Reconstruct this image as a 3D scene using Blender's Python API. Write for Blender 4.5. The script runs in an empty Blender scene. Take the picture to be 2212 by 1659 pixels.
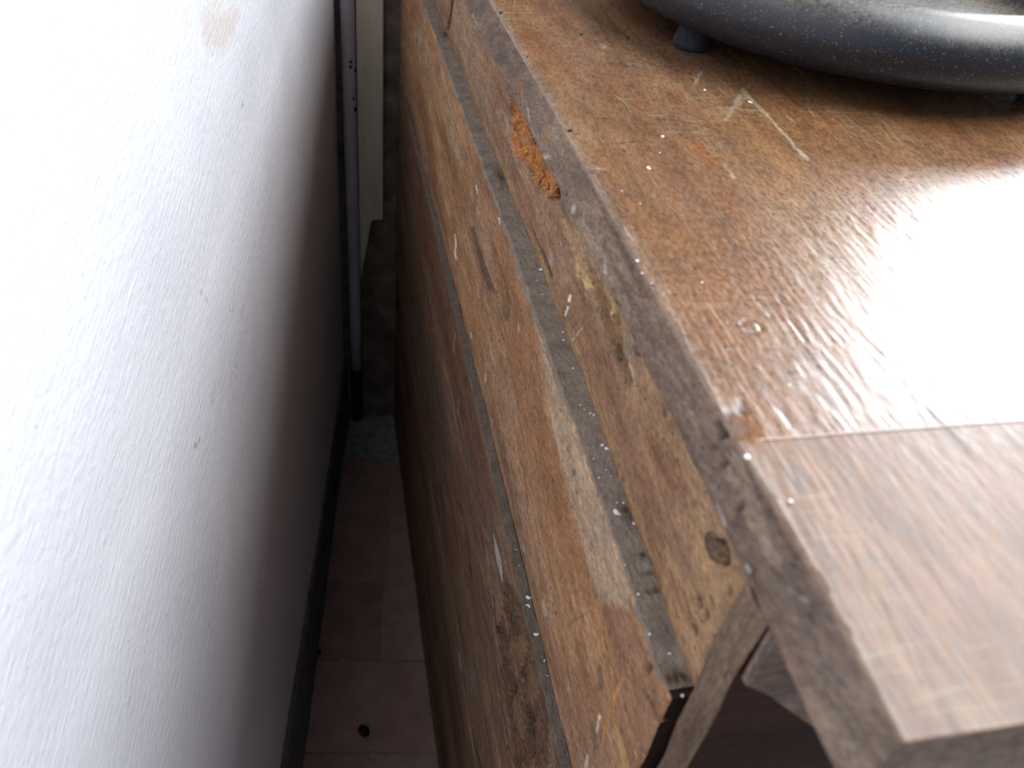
import bpy, bmesh, math, random
import numpy as np
from mathutils import Matrix, Vector

# ------------------------------------------------------------------ camera calibration and wear and shade marks (metres, on each surface)
CAM=[[0.979034, -0.047666, 0.19804], [-0.180218, -0.655834, 0.733078], [0.094938, -0.753399, -0.650674]]
H=1.14261
FPX=1786.29
AL=-0.136591
TX0,TY0=-0.04330,0.67412
W=.14
RAIL=[
((152, 120, 90),0.75,0,0.0073,[(0.4270,0.9085),(0.3922,0.9160),(0.3419,0.9209),(0.2965,0.9247),(0.2612,0.9292),(0.2299,0.9316),(0.1974,0.9328),(0.1693,0.9338),(0.1459,0.9309),(0.1431,0.9217),(0.1722,0.9127),(0.2110,0.9058),(0.2469,0.9002),(0.2838,0.8958),(0.3236,0.8993),(0.3689,0.9036)]),
((168, 136, 96),0.5,-0.6,0.0042,[(0.4042,0.9091),(0.3719,0.9164),(0.3278,0.9191),(0.2873,0.9234),(0.2915,0.9122),(0.3199,0.9078),(0.3518,0.9030),(0.3790,0.9032)]),
((112, 82, 52),0.75,-1.8,0.0033,[(0.3570,0.9112),(0.3382,0.9150),(0.3195,0.9137),(0.2954,0.9174),(0.2836,0.9128),(0.2825,0.8998),(0.3031,0.8975),(0.3185,0.9031),(0.3407,0.9047)]),
((98, 70, 46),0.8,-2.2,0.0023,[(0.2984,0.9012),(0.2860,0.9082),(0.2676,0.9095),(0.2600,0.9078),(0.2659,0.8998),(0.2851,0.8976)]),
((122, 116, 104),0.8,1.2,0.0025,[(0.2817,0.9157),(0.2766,0.9218),(0.2681,0.9238),(0.2630,0.9219),(0.2715,0.9149)]),
((74, 60, 46),0.8,-1.5,0.0014,[(0.2723,0.9223),(0.2664,0.9244),(0.2607,0.9227),(0.2656,0.9193)]),
((70, 64, 54),0.8,-1.2,0.0020,[(0.2945,0.9008),(0.2884,0.9068),(0.2822,0.9052),(0.2862,0.8990)]),
((196, 160, 100),0.8,0,0.0018,[(0.3696,0.8999),(0.3620,0.8958),(0.3554,0.9009),(0.3642,0.9039)]),
((205, 170, 108),0.85,0,0.0018,[(0.3544,0.9007),(0.3453,0.8994),(0.3387,0.9053),(0.3492,0.9052)]),
((200, 165, 100),0.8,0,0.0016,[(0.3097,0.9168),(0.3093,0.9100),(0.3057,0.9123),(0.3049,0.9197)]),
((185, 150, 105),0.6,0,0.0014,[(0.2702,0.9100),(0.2637,0.9044),(0.2601,0.9078),(0.2674,0.9125)]),
((128, 88, 66),0.5,0,0.0104,[(0.3785,0.8850),(0.3393,0.8877),(0.3022,0.8833),(0.2656,0.8826),(0.2294,0.8862),(0.1997,0.8904),(0.2041,0.8792),(0.2364,0.8757),(0.2746,0.8710),(0.3213,0.8674),(0.3601,0.8725)]),
((126, 84, 62),0.45,0,0.0120,[(0.6309,0.8978),(0.5791,0.8903),(0.5167,0.8844),(0.4436,0.8831),(0.4003,0.8738),(0.4320,0.8632),(0.5047,0.8623),(0.5760,0.8661),(0.6512,0.8744)]),
((120, 78, 56),0.6,0,0.0061,[(0.2469,0.9002),(0.2166,0.9134),(0.1898,0.9156),(0.1895,0.9079),(0.2180,0.8983)]),
((158, 124, 86),0.7,0,0.0019,[(0.8180,0.8691),(0.6407,0.8567),(0.5429,0.8576),(0.4638,0.8585),(0.3906,0.8580),(0.3194,0.8569),(0.2619,0.8592),(0.2292,0.8596),(0.1879,0.8605),(0.1619,0.8582),(0.1489,0.8579),(0.1463,0.8640),(0.1590,0.8642),(0.1846,0.8665),(0.2250,0.8658),(0.2570,0.8656),(0.3131,0.8637),(0.3832,0.8646),(0.4546,0.8654),(0.5319,0.8647),(0.6268,0.8641),(0.7980,0.8769)]),
((52, 40, 30),0.9,-1.6,0.0012,[(0.4625,0.8657),(0.4557,0.8648),(0.4370,0.8648),(0.4206,0.8649),(0.4106,0.8637),(0.4035,0.8695),(0.4144,0.8699),(0.4315,0.8691),(0.4508,0.8684),(0.4587,0.8684)]),
((70, 52, 38),0.8,-1,0.0011,[(0.4204,0.8652),(0.4057,0.8646),(0.4025,0.8672),(0.4146,0.8697)]),
((235, 228, 215),0.95,0.1,0.0007,[(0.3708,0.8788),(0.3707,0.8741),(0.3661,0.8770),(0.3655,0.8821)]),
((235, 228, 215),0.95,0.1,0.0007,[(0.3696,0.8716),(0.3719,0.8634),(0.3672,0.8663),(0.3658,0.8739)]),
((150, 146, 132),0.55,0,0.0037,[(0.5989,0.8890),(0.5872,0.8954),(0.5774,0.8975),(0.5815,0.8915),(0.5927,0.8880)]),
((104, 92, 70),0.6,0,0.0037,[(0.5946,0.8879),(0.5771,0.8969),(0.5735,0.8935),(0.5839,0.8890)]),  # cup of shade by the grey lump, painted as a darker patch
((158, 146, 130),0.5,0,0.0057,[(0.6510,0.8784),(0.6313,0.8820),(0.6135,0.8790),(0.6267,0.8725),(0.6439,0.8728)]),
((140, 128, 112),0.5,0,0.0042,[(0.5740,0.8979),(0.5532,0.9010),(0.5517,0.8885),(0.5659,0.8891)]),
((160, 150, 138),0.6,0,0.0033,[(0.4198,0.8777),(0.4101,0.8821),(0.4066,0.8762),(0.4152,0.8700)]),
((190, 180, 165),0.6,0,0.0009,[(0.3501,0.8618),(0.3393,0.8788),(0.3412,0.8780),(0.3520,0.8609)]),
((170, 164, 150),0.7,0.3,0.0011,[(0.2715,0.9101),(0.2662,0.9080),(0.2656,0.9017),(0.2627,0.9039),(0.2626,0.9110),(0.2674,0.9140)]),
((120, 72, 48),0.5,0,0.0168,[(0.9438,0.8661),(0.8482,0.8947),(0.8652,0.8619),(0.9027,0.8576)]),
((40, 28, 20),0.95,-2.5,0.0023,[(0.8482,0.8949),(0.8581,0.8766),(0.8752,0.8571),(0.8541,0.8634),(0.8393,0.8821),(0.8313,0.8995)]),
((180, 112, 60),1,-4,0.0015,[(0.5666,0.9137),(0.5590,0.9121),(0.5577,0.9032),(0.5503,0.8891),(0.5335,0.8858),(0.5057,0.8926),(0.4792,0.8973),(0.4599,0.8996),(0.4450,0.9033),(0.4310,0.9050),(0.4156,0.9147),(0.4177,0.9201),(0.4323,0.9193),(0.4519,0.9214),(0.4729,0.9220),(0.5000,0.9220),(0.5290,0.9215),(0.5551,0.9171)]),
((92, 66, 42),0.8,2,0.0027,[(0.5518,0.9016),(0.5357,0.9081),(0.5383,0.9009),(0.5486,0.8955)]),
((150, 120, 88),0.7,1.5,0.0031,[(0.5266,0.9028),(0.5090,0.9096),(0.4992,0.9077),(0.5163,0.9009)]),
((110, 62, 32),0.7,-2,0.0030,[(0.5087,0.9117),(0.4902,0.9170),(0.4924,0.9109),(0.5049,0.9076)]),
((120, 92, 62),0.6,1,0.0024,[(0.4833,0.8995),(0.4715,0.9032),(0.4762,0.8969)]),
((104, 58, 30),0.8,-2,0.0026,[(0.5409,0.8935),(0.5265,0.8968),(0.5186,0.8938),(0.5318,0.8888)]),
((96, 56, 32),0.8,-2,0.0025,[(0.5210,0.9152),(0.5054,0.9189),(0.5052,0.9133),(0.5185,0.9105)]),
((110, 84, 58),0.7,1,0.0023,[(0.4739,0.9121),(0.4598,0.9153),(0.4590,0.9095),(0.4711,0.9072)]),
((20, 13, 9),1,-4,0.0016,[(0.4420,0.9090),(0.4326,0.9158),(0.4185,0.9196),(0.4138,0.9175),(0.4220,0.9100),(0.4384,0.9028)]),
((96, 80, 62),0.7,0,0.0023,[(0.4706,0.8991),(0.4591,0.9006),(0.4511,0.9004),(0.4589,0.8956),(0.4693,0.8946)]),
((100, 78, 56),0.7,-0.8,0.0025,[(0.4197,0.9140),(0.4083,0.9158),(0.3961,0.9138),(0.4034,0.9096),(0.4151,0.9102)]),
((162, 128, 92),0.8,0,0.0044,[(0.1927,0.9123),(0.1753,0.9168),(0.1575,0.9182),(0.1411,0.9255),(0.1446,0.9011),(0.1452,0.8732),(0.1455,0.8611),(0.1557,0.8623),(0.1802,0.8639),(0.2076,0.8657),(0.1917,0.8795),(0.1695,0.8883),(0.1743,0.9019)]),
((130, 92, 68),0.65,0,0.0049,[(0.2130,0.8684),(0.1949,0.8754),(0.1727,0.8778),(0.1562,0.8776),(0.1576,0.8723),(0.1773,0.8681),(0.2034,0.8646)]),
((52, 44, 40),0.95,1.8,0.0007,[(0.1697,0.9158),(0.1664,0.9209),(0.1610,0.9228),(0.1562,0.9200),(0.1568,0.9149),(0.1612,0.9121),(0.1676,0.9118)]),
((30, 20, 14),0.95,-2.5,0.0007,[(0.1614,0.9220),(0.1573,0.9209),(0.1546,0.9184),(0.1569,0.9148),(0.1547,0.9147),(0.1520,0.9209),(0.1553,0.9240),(0.1597,0.9248)]),
((86, 66, 48),0.8,-2,0.0013,[(0.1621,0.8869),(0.1600,0.8911),(0.1556,0.8905),(0.1574,0.8848)]),
((84, 62, 44),0.8,-2.4,0.0013,[(0.1548,0.8894),(0.1529,0.8934),(0.1498,0.8919),(0.1515,0.8863)]),
((86, 62, 44),0.8,-2.2,0.0014,[(0.1574,0.8750),(0.1552,0.8791),(0.1524,0.8767),(0.1543,0.8729)]),
((104, 82, 62),0.7,-1.5,0.0013,[(0.1546,0.8983),(0.1515,0.9005),(0.1488,0.8982),(0.1517,0.8957)]),
((84, 66, 50),0.7,-1.5,0.0012,[(0.1482,0.9130),(0.1458,0.9143),(0.1442,0.9111),(0.1471,0.9092)]),
((120, 112, 100),0.7,0,0.0010,[(0.1496,0.9089),(0.1475,0.9108),(0.1467,0.9075),(0.1486,0.9064)]),
((104, 98, 88),0.8,1.2,0.0011,[(0.1867,0.9143),(0.1841,0.9184),(0.1804,0.9196),(0.1823,0.9153),(0.1855,0.9126)]),
((92, 70, 54),0.7,-0.8,0.0009,[(0.1777,0.8768),(0.1672,0.8762),(0.1573,0.8771),(0.1562,0.8795),(0.1662,0.8782),(0.1767,0.8785)]),
((90, 66, 48),0.7,-0.8,0.0012,[(0.2820,0.8794),(0.2729,0.8786),(0.2673,0.8763),(0.2650,0.8788),(0.2711,0.8807),(0.2806,0.8810)]),
((86, 62, 44),0.7,-1.5,0.0015,[(0.2292,0.9222),(0.2258,0.9243),(0.2233,0.9225),(0.2260,0.9195)])]
PLANK1=[
((152, 132, 110),0.8,0,0.0065,[(0.4764,0.8607),(0.4118,0.8631),(0.3861,0.8539),(0.3561,0.8462),(0.3357,0.8322),(0.3073,0.8233),(0.2732,0.8161),(0.2492,0.8151),(0.2276,0.8136),(0.2111,0.8143),(0.1924,0.8380),(0.1806,0.8555),(0.2052,0.8574),(0.2429,0.8573),(0.2881,0.8592),(0.3520,0.8596),(0.4026,0.8592),(0.4466,0.8595)]),
((128, 90, 62),0.7,0,0.0064,[(0.4247,0.8474),(0.3894,0.8480),(0.3561,0.8357),(0.3302,0.8229),(0.2985,0.8178),(0.2597,0.8135),(0.2263,0.8116),(0.2116,0.8021),(0.2368,0.7768),(0.2767,0.7726),(0.3229,0.7677),(0.3642,0.7662),(0.4203,0.7817),(0.4475,0.8165)]),
((118, 84, 66),0.75,0,0.0041,[(0.2078,0.8154),(0.1889,0.8432),(0.1708,0.8503),(0.1512,0.8519),(0.1398,0.8515),(0.1391,0.7986),(0.1532,0.7675),(0.1624,0.7927),(0.1864,0.8066)]),
((116, 82, 64),0.6,0,0.0113,[(0.2446,0.7195),(0.2094,0.7638),(0.1724,0.7732),(0.1532,0.7675),(0.1817,0.7046),(0.2184,0.7045)]),
((74, 58, 48),0.85,-0.3,0.0043,[(0.6004,0.7872),(0.5813,0.7853),(0.5586,0.7840),(0.5368,0.7828),(0.5128,0.7838),(0.4936,0.7990),(0.5181,0.7968),(0.5408,0.7966),(0.5649,0.7965),(0.5857,0.7968)]),
((72, 58, 46),0.7,-0.3,0.0031,[(0.5069,0.7872),(0.4863,0.7984),(0.4820,0.8034),(0.4992,0.7959)]),
((84, 64, 50),0.6,-0.2,0.0028,[(0.4581,0.8186),(0.4491,0.8115),(0.4498,0.8032),(0.4388,0.8111),(0.4406,0.8177),(0.4520,0.8231)]),
((96, 84, 70),0.7,0,0.0050,[(0.4734,0.7947),(0.4588,0.8084),(0.4469,0.8123),(0.4467,0.8054),(0.4646,0.7921)]),
((86, 72, 58),0.7,0,0.0042,[(0.4615,0.8001),(0.4482,0.8114),(0.4421,0.8096),(0.4539,0.7992)]),
((84, 72, 58),0.75,0,0.0073,[(0.8495,0.8279),(0.8175,0.8426),(0.8085,0.8377),(0.8330,0.8246)]),
((100, 86, 70),0.6,0,0.0099,[(1.0380,0.7653),(1.0040,0.7778),(1.0026,0.7728),(1.0316,0.7620)]),
((32, 22, 18),0.95,-1.5,0.0008,[(0.3791,0.8513),(0.3744,0.8521),(0.3715,0.8549),(0.3761,0.8542)]),
((32, 22, 18),0.95,-1.5,0.0007,[(0.3142,0.8439),(0.3118,0.8434),(0.3093,0.8461),(0.3117,0.8466)]),
((60, 46, 36),0.85,0,0.0011,[(0.4638,0.7720),(0.4549,0.7818),(0.4452,0.7882),(0.4445,0.7897),(0.4561,0.7819),(0.4663,0.7709)]),
((60, 46, 36),0.85,0,0.0011,[(0.4625,0.7740),(0.4520,0.7789),(0.4498,0.7813),(0.4602,0.7765)]),
((100, 86, 72),0.7,0,0.0043,[(0.4398,0.7660),(0.4303,0.7749),(0.4260,0.7734),(0.4357,0.7652)]),
((106, 88, 70),0.6,0,0.0033,[(0.3961,0.8620),(0.3872,0.8693),(0.3814,0.8681),(0.3900,0.8606)]),
((215, 205, 190),0.85,0,0.0017,[(0.6762,0.7355),(0.6678,0.7305),(0.6694,0.7193),(0.6592,0.7179),(0.6510,0.7235),(0.6607,0.7248),(0.6592,0.7358),(0.6675,0.7408)]),
((200, 190, 175),0.7,0,0.0015,[(0.5650,0.7031),(0.5587,0.7009),(0.5540,0.7047),(0.5602,0.7070)]),
((205, 195, 180),0.7,0,0.0010,[(0.4171,0.8221),(0.4139,0.8192),(0.4113,0.8213),(0.4144,0.8242)]),
((190, 180, 165),0.6,0,0.0013,[(0.5008,0.7211),(0.4924,0.7086),(0.4877,0.7127),(0.4961,0.7250)]),
((205, 200, 190),0.7,0,0.0014,[(0.5062,0.8505),(0.5011,0.8479),(0.4957,0.8513),(0.5007,0.8539)]),
((200, 196, 190),0.75,0,0.0017,[(0.5955,0.8286),(0.5862,0.8262),(0.5809,0.8293),(0.5883,0.8327)]),
((172, 118, 58),0.9,0,0.0007,[(0.1719,0.8152),(0.1725,0.8071),(0.1740,0.7964),(0.1735,0.7846),(0.1727,0.7720),(0.1701,0.7762),(0.1713,0.7880),(0.1722,0.7989),(0.1711,0.8089),(0.1709,0.8165)]),
((172, 118, 58),0.85,0,0.0008,[(0.1727,0.7719),(0.1708,0.7628),(0.1694,0.7567),(0.1683,0.7587),(0.1690,0.7660),(0.1701,0.7763)]),
((176, 130, 80),0.8,0,0.0010,[(0.1733,0.8239),(0.1702,0.8284),(0.1678,0.8258),(0.1692,0.8219)]),
((150, 118, 80),0.7,0,0.0010,[(0.1680,0.8191),(0.1613,0.8189),(0.1573,0.8185),(0.1561,0.8213),(0.1596,0.8225),(0.1658,0.8237)]),
((160, 124, 80),0.85,0,0.0015,[(0.1665,0.7855),(0.1600,0.7889),(0.1527,0.7908),(0.1428,0.7904),(0.1484,0.7780),(0.1569,0.7821)]),
((170, 116, 60),0.8,0,0.0007,[(0.1457,0.8002),(0.1428,0.7987),(0.1415,0.8017),(0.1444,0.8031)]),
((196, 186, 170),0.8,0,0.0008,[(0.1801,0.7651),(0.1775,0.7525),(0.1756,0.7560),(0.1778,0.7691)]),
((196, 186, 170),0.8,0,0.0013,[(0.1782,0.7278),(0.1770,0.7155),(0.1737,0.7219),(0.1758,0.7324)]),
((44, 28, 26),0.95,-2.5,0.0009,[(0.1627,0.8447),(0.1593,0.8469),(0.1563,0.8493),(0.1556,0.8457),(0.1581,0.8433)]),
((62, 40, 34),0.8,-1,0.0006,[(0.1605,0.8567),(0.1579,0.8509),(0.1570,0.8456),(0.1549,0.8486),(0.1562,0.8535),(0.1591,0.8589)]),
((58, 42, 36),0.95,-2.5,0.0009,[(0.1561,0.8368),(0.1527,0.8371),(0.1462,0.8396),(0.1399,0.8405),(0.1368,0.8392),(0.1412,0.8357),(0.1479,0.8335),(0.1534,0.8336)]),
((20, 14, 12),0.9,-3,0.0006,[(0.1561,0.8368),(0.1536,0.8384),(0.1527,0.8371),(0.1546,0.8345)]),
((76, 60, 48),0.85,-0.8,0.0007,[(0.2068,0.8145),(0.1985,0.8065),(0.1864,0.8024),(0.1714,0.8044),(0.1562,0.8046),(0.1398,0.8092),(0.1390,0.8114),(0.1553,0.8069),(0.1705,0.8067),(0.1854,0.8046),(0.1973,0.8085),(0.2056,0.8164)]),
((66, 60, 54),0.7,-0.3,0.0016,[(0.1937,0.7861),(0.1882,0.7788),(0.1883,0.7740),(0.1850,0.7787),(0.1851,0.7841),(0.1906,0.7914)]),
((66, 62, 58),0.6,-0.3,0.0021,[(0.1868,0.7443),(0.1796,0.7442),(0.1733,0.7426),(0.1700,0.7505),(0.1762,0.7522),(0.1833,0.7524)]),
((84, 66, 50),0.7,-0.4,0.0009,[(0.2367,0.7537),(0.2222,0.7854),(0.2148,0.8014),(0.2158,0.8010),(0.2235,0.7847),(0.2383,0.7527)]),
((142, 118, 90),0.55,0,0.0244,[(1.0043,0.8322),(0.8708,0.8324),(0.7465,0.8345),(0.6572,0.8311),(0.6890,0.8070),(0.8183,0.7949),(0.9889,0.7790)]),
((150, 132, 112),0.5,0,0.0105,[(0.7458,0.8169),(0.6953,0.8218),(0.6509,0.8170),(0.6738,0.8056),(0.7270,0.8025)]),
((86, 70, 58),0.6,0,0.0055,[(0.6430,0.8460),(0.6279,0.8458),(0.6260,0.8418),(0.6396,0.8386)]),
((92, 74, 60),0.6,0,0.0053,[(0.6080,0.8242),(0.5903,0.8274),(0.5783,0.8216),(0.5894,0.8155)]),
((120, 110, 96),0.5,0,0.0027,[(0.2843,0.8291),(0.2783,0.8355),(0.2710,0.8363),(0.2744,0.8309)]),
((84, 74, 62),0.7,0,0.0022,[(0.2786,0.8345),(0.2731,0.8396),(0.2713,0.8368),(0.2747,0.8330)]),
((168, 160, 148),0.7,0,0.0023,[(0.2802,0.7141),(0.2746,0.7124),(0.2700,0.7123),(0.2647,0.7216),(0.2696,0.7208),(0.2757,0.7214)]),
((160, 150, 138),0.5,0,0.0027,[(0.3354,0.7014),(0.3303,0.6979),(0.3251,0.7050),(0.3301,0.7084)])]
PLANK2=[
((104, 70, 52),0.7,0,0.0155,[(0.9282,0.6962),(0.7876,0.6889),(0.6947,0.6954),(0.5991,0.6973),(0.5390,0.6871),(0.4845,0.6779),(0.4213,0.6841),(0.3740,0.6859),(0.4041,0.6503),(0.4872,0.6316),(0.5784,0.6139),(0.6773,0.6036),(0.7832,0.6140),(0.9064,0.6206)]),
((96, 82, 70),0.7,0,0.0197,[(1.0731,0.5624),(0.9396,0.5386),(0.8271,0.5296),(0.7123,0.5358),(0.6196,0.5508),(0.5391,0.5591),(0.5670,0.5087),(0.6870,0.4651),(0.8029,0.4518),(0.9455,0.4424),(1.0749,0.4684)]),
((96, 66, 50),0.6,0,0.0144,[(0.5596,0.5701),(0.4976,0.5970),(0.4392,0.6088),(0.3882,0.6190),(0.4062,0.5893),(0.4806,0.5598),(0.5441,0.5338)]),
((78, 54, 38),0.85,-3,0.0054,[(0.3446,0.6545),(0.3141,0.6702),(0.2868,0.6894),(0.2579,0.6986),(0.2288,0.7020),(0.2103,0.6999),(0.1916,0.6839),(0.2540,0.5462),(0.2822,0.5589),(0.3197,0.5653),(0.3448,0.5830),(0.3415,0.6248)]),
((112, 84, 60),0.7,2,0.0035,[(0.2981,0.6502),(0.2810,0.6664),(0.2782,0.6427),(0.2862,0.6108),(0.3002,0.6115)]),
((110, 82, 60),0.7,2,0.0031,[(0.2691,0.6584),(0.2548,0.6774),(0.2455,0.6661),(0.2500,0.6403),(0.2623,0.6414)]),
((112, 88, 66),0.7,2,0.0036,[(0.2878,0.5888),(0.2725,0.6041),(0.2501,0.6092),(0.2524,0.5912),(0.2736,0.5756)]),
((52, 36, 26),0.85,-4,0.0030,[(0.3003,0.5923),(0.2896,0.6048),(0.2824,0.5790),(0.2913,0.5690)]),
((52, 36, 26),0.85,-4,0.0027,[(0.2830,0.6287),(0.2767,0.6454),(0.2668,0.6333),(0.2695,0.6160)]),
((50, 34, 26),0.85,-4,0.0027,[(0.2615,0.6185),(0.2484,0.6374),(0.2324,0.6197),(0.2370,0.5968),(0.2512,0.6003)]),
((52, 36, 26),0.85,-3,0.0030,[(0.3408,0.6199),(0.3249,0.6377),(0.3140,0.6369),(0.3238,0.6158)]),
((84, 80, 76),0.7,1,0.0036,[(0.3226,0.6399),(0.3126,0.6527),(0.3094,0.6469),(0.3192,0.6336)]),
((112, 88, 66),0.7,2,0.0037,[(0.3126,0.6215),(0.3000,0.6358),(0.2983,0.6207),(0.3074,0.6055)]),
((112, 92, 72),0.7,1,0.0028,[(0.2262,0.6687),(0.2167,0.6818),(0.1999,0.6657),(0.2083,0.6471)]),
((168, 162, 156),0.85,0,0.0020,[(0.3885,0.6459),(0.3786,0.6424),(0.3686,0.6384),(0.3569,0.6550),(0.3708,0.6532),(0.3850,0.6505)]),
((168, 162, 156),0.85,0,0.0019,[(0.3686,0.6384),(0.3574,0.6397),(0.3488,0.6385),(0.3467,0.6415),(0.3505,0.6494),(0.3568,0.6550)]),
((22, 16, 14),0.95,-2,0.0013,[(0.4056,0.6142),(0.3827,0.6024),(0.3664,0.5945),(0.3528,0.5834),(0.3441,0.5776),(0.3397,0.5847),(0.3487,0.5897),(0.3627,0.6002),(0.3792,0.6073),(0.4024,0.6185)]),
((26, 20, 16),0.9,-2,0.0013,[(0.3553,0.5568),(0.3539,0.5455),(0.3503,0.5511),(0.3517,0.5623)]),
((26, 20, 16),0.85,-2,0.0012,[(0.3176,0.5483),(0.3023,0.5412),(0.2855,0.5451),(0.2728,0.5346),(0.2694,0.5419),(0.2823,0.5517),(0.2992,0.5474),(0.3146,0.5539)]),
((84, 80, 78),0.6,0,0.0069,[(0.3526,0.5577),(0.3331,0.5759),(0.3215,0.5689),(0.3408,0.5430)]),
((140, 106, 74),0.7,0,0.0018,[(0.4399,0.6014),(0.4127,0.6167),(0.4011,0.6196),(0.3963,0.6264),(0.4079,0.6235),(0.4348,0.6086)]),
((132, 100, 72),0.6,0,0.0024,[(0.3498,0.6062),(0.3359,0.6090),(0.3273,0.6070),(0.3225,0.6150),(0.3310,0.6170),(0.3448,0.6145)]),
((170, 162, 150),0.6,0,0.0026,[(0.4517,0.3734),(0.4352,0.3657),(0.4281,0.3783),(0.4443,0.3861)]),
((150, 136, 120),0.6,0,0.0022,[(0.5640,0.6269),(0.5632,0.6040),(0.5567,0.6100),(0.5576,0.6326)]),
((160, 140, 110),0.55,0,0.0017,[(0.6111,0.6669),(0.6087,0.6464),(0.6028,0.6511),(0.6052,0.6714)]),
((60, 50, 46),0.6,-0.5,0.0060,[(0.5448,0.6705),(0.5285,0.6814),(0.5242,0.6777),(0.5397,0.6652)]),
((70, 60, 54),0.6,0,0.0096,[(0.8956,0.4414),(0.8568,0.4684),(0.8638,0.4536)]),
((118, 98, 80),0.5,0,0.0135,[(0.4813,0.4974),(0.4423,0.5070),(0.3905,0.4823),(0.3562,0.4638),(0.3812,0.4180),(0.4345,0.4270),(0.4885,0.4426)]),
((60, 44, 34),0.7,-1,0.0033,[(0.5171,0.5301),(0.4708,0.5248),(0.4434,0.5124),(0.4353,0.5240),(0.4630,0.5352),(0.5092,0.5396)]),
((48, 38, 32),0.6,-1,0.0047,[(0.4334,0.3688),(0.4068,0.3430),(0.3642,0.3605),(0.3269,0.3842),(0.3181,0.4058),(0.3545,0.3822),(0.3960,0.3644),(0.4228,0.3875)]),
((128, 118, 110),0.5,0,0.0055,[(0.4002,0.4346),(0.3830,0.4559),(0.3754,0.4287),(0.3894,0.4116)])]
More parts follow.
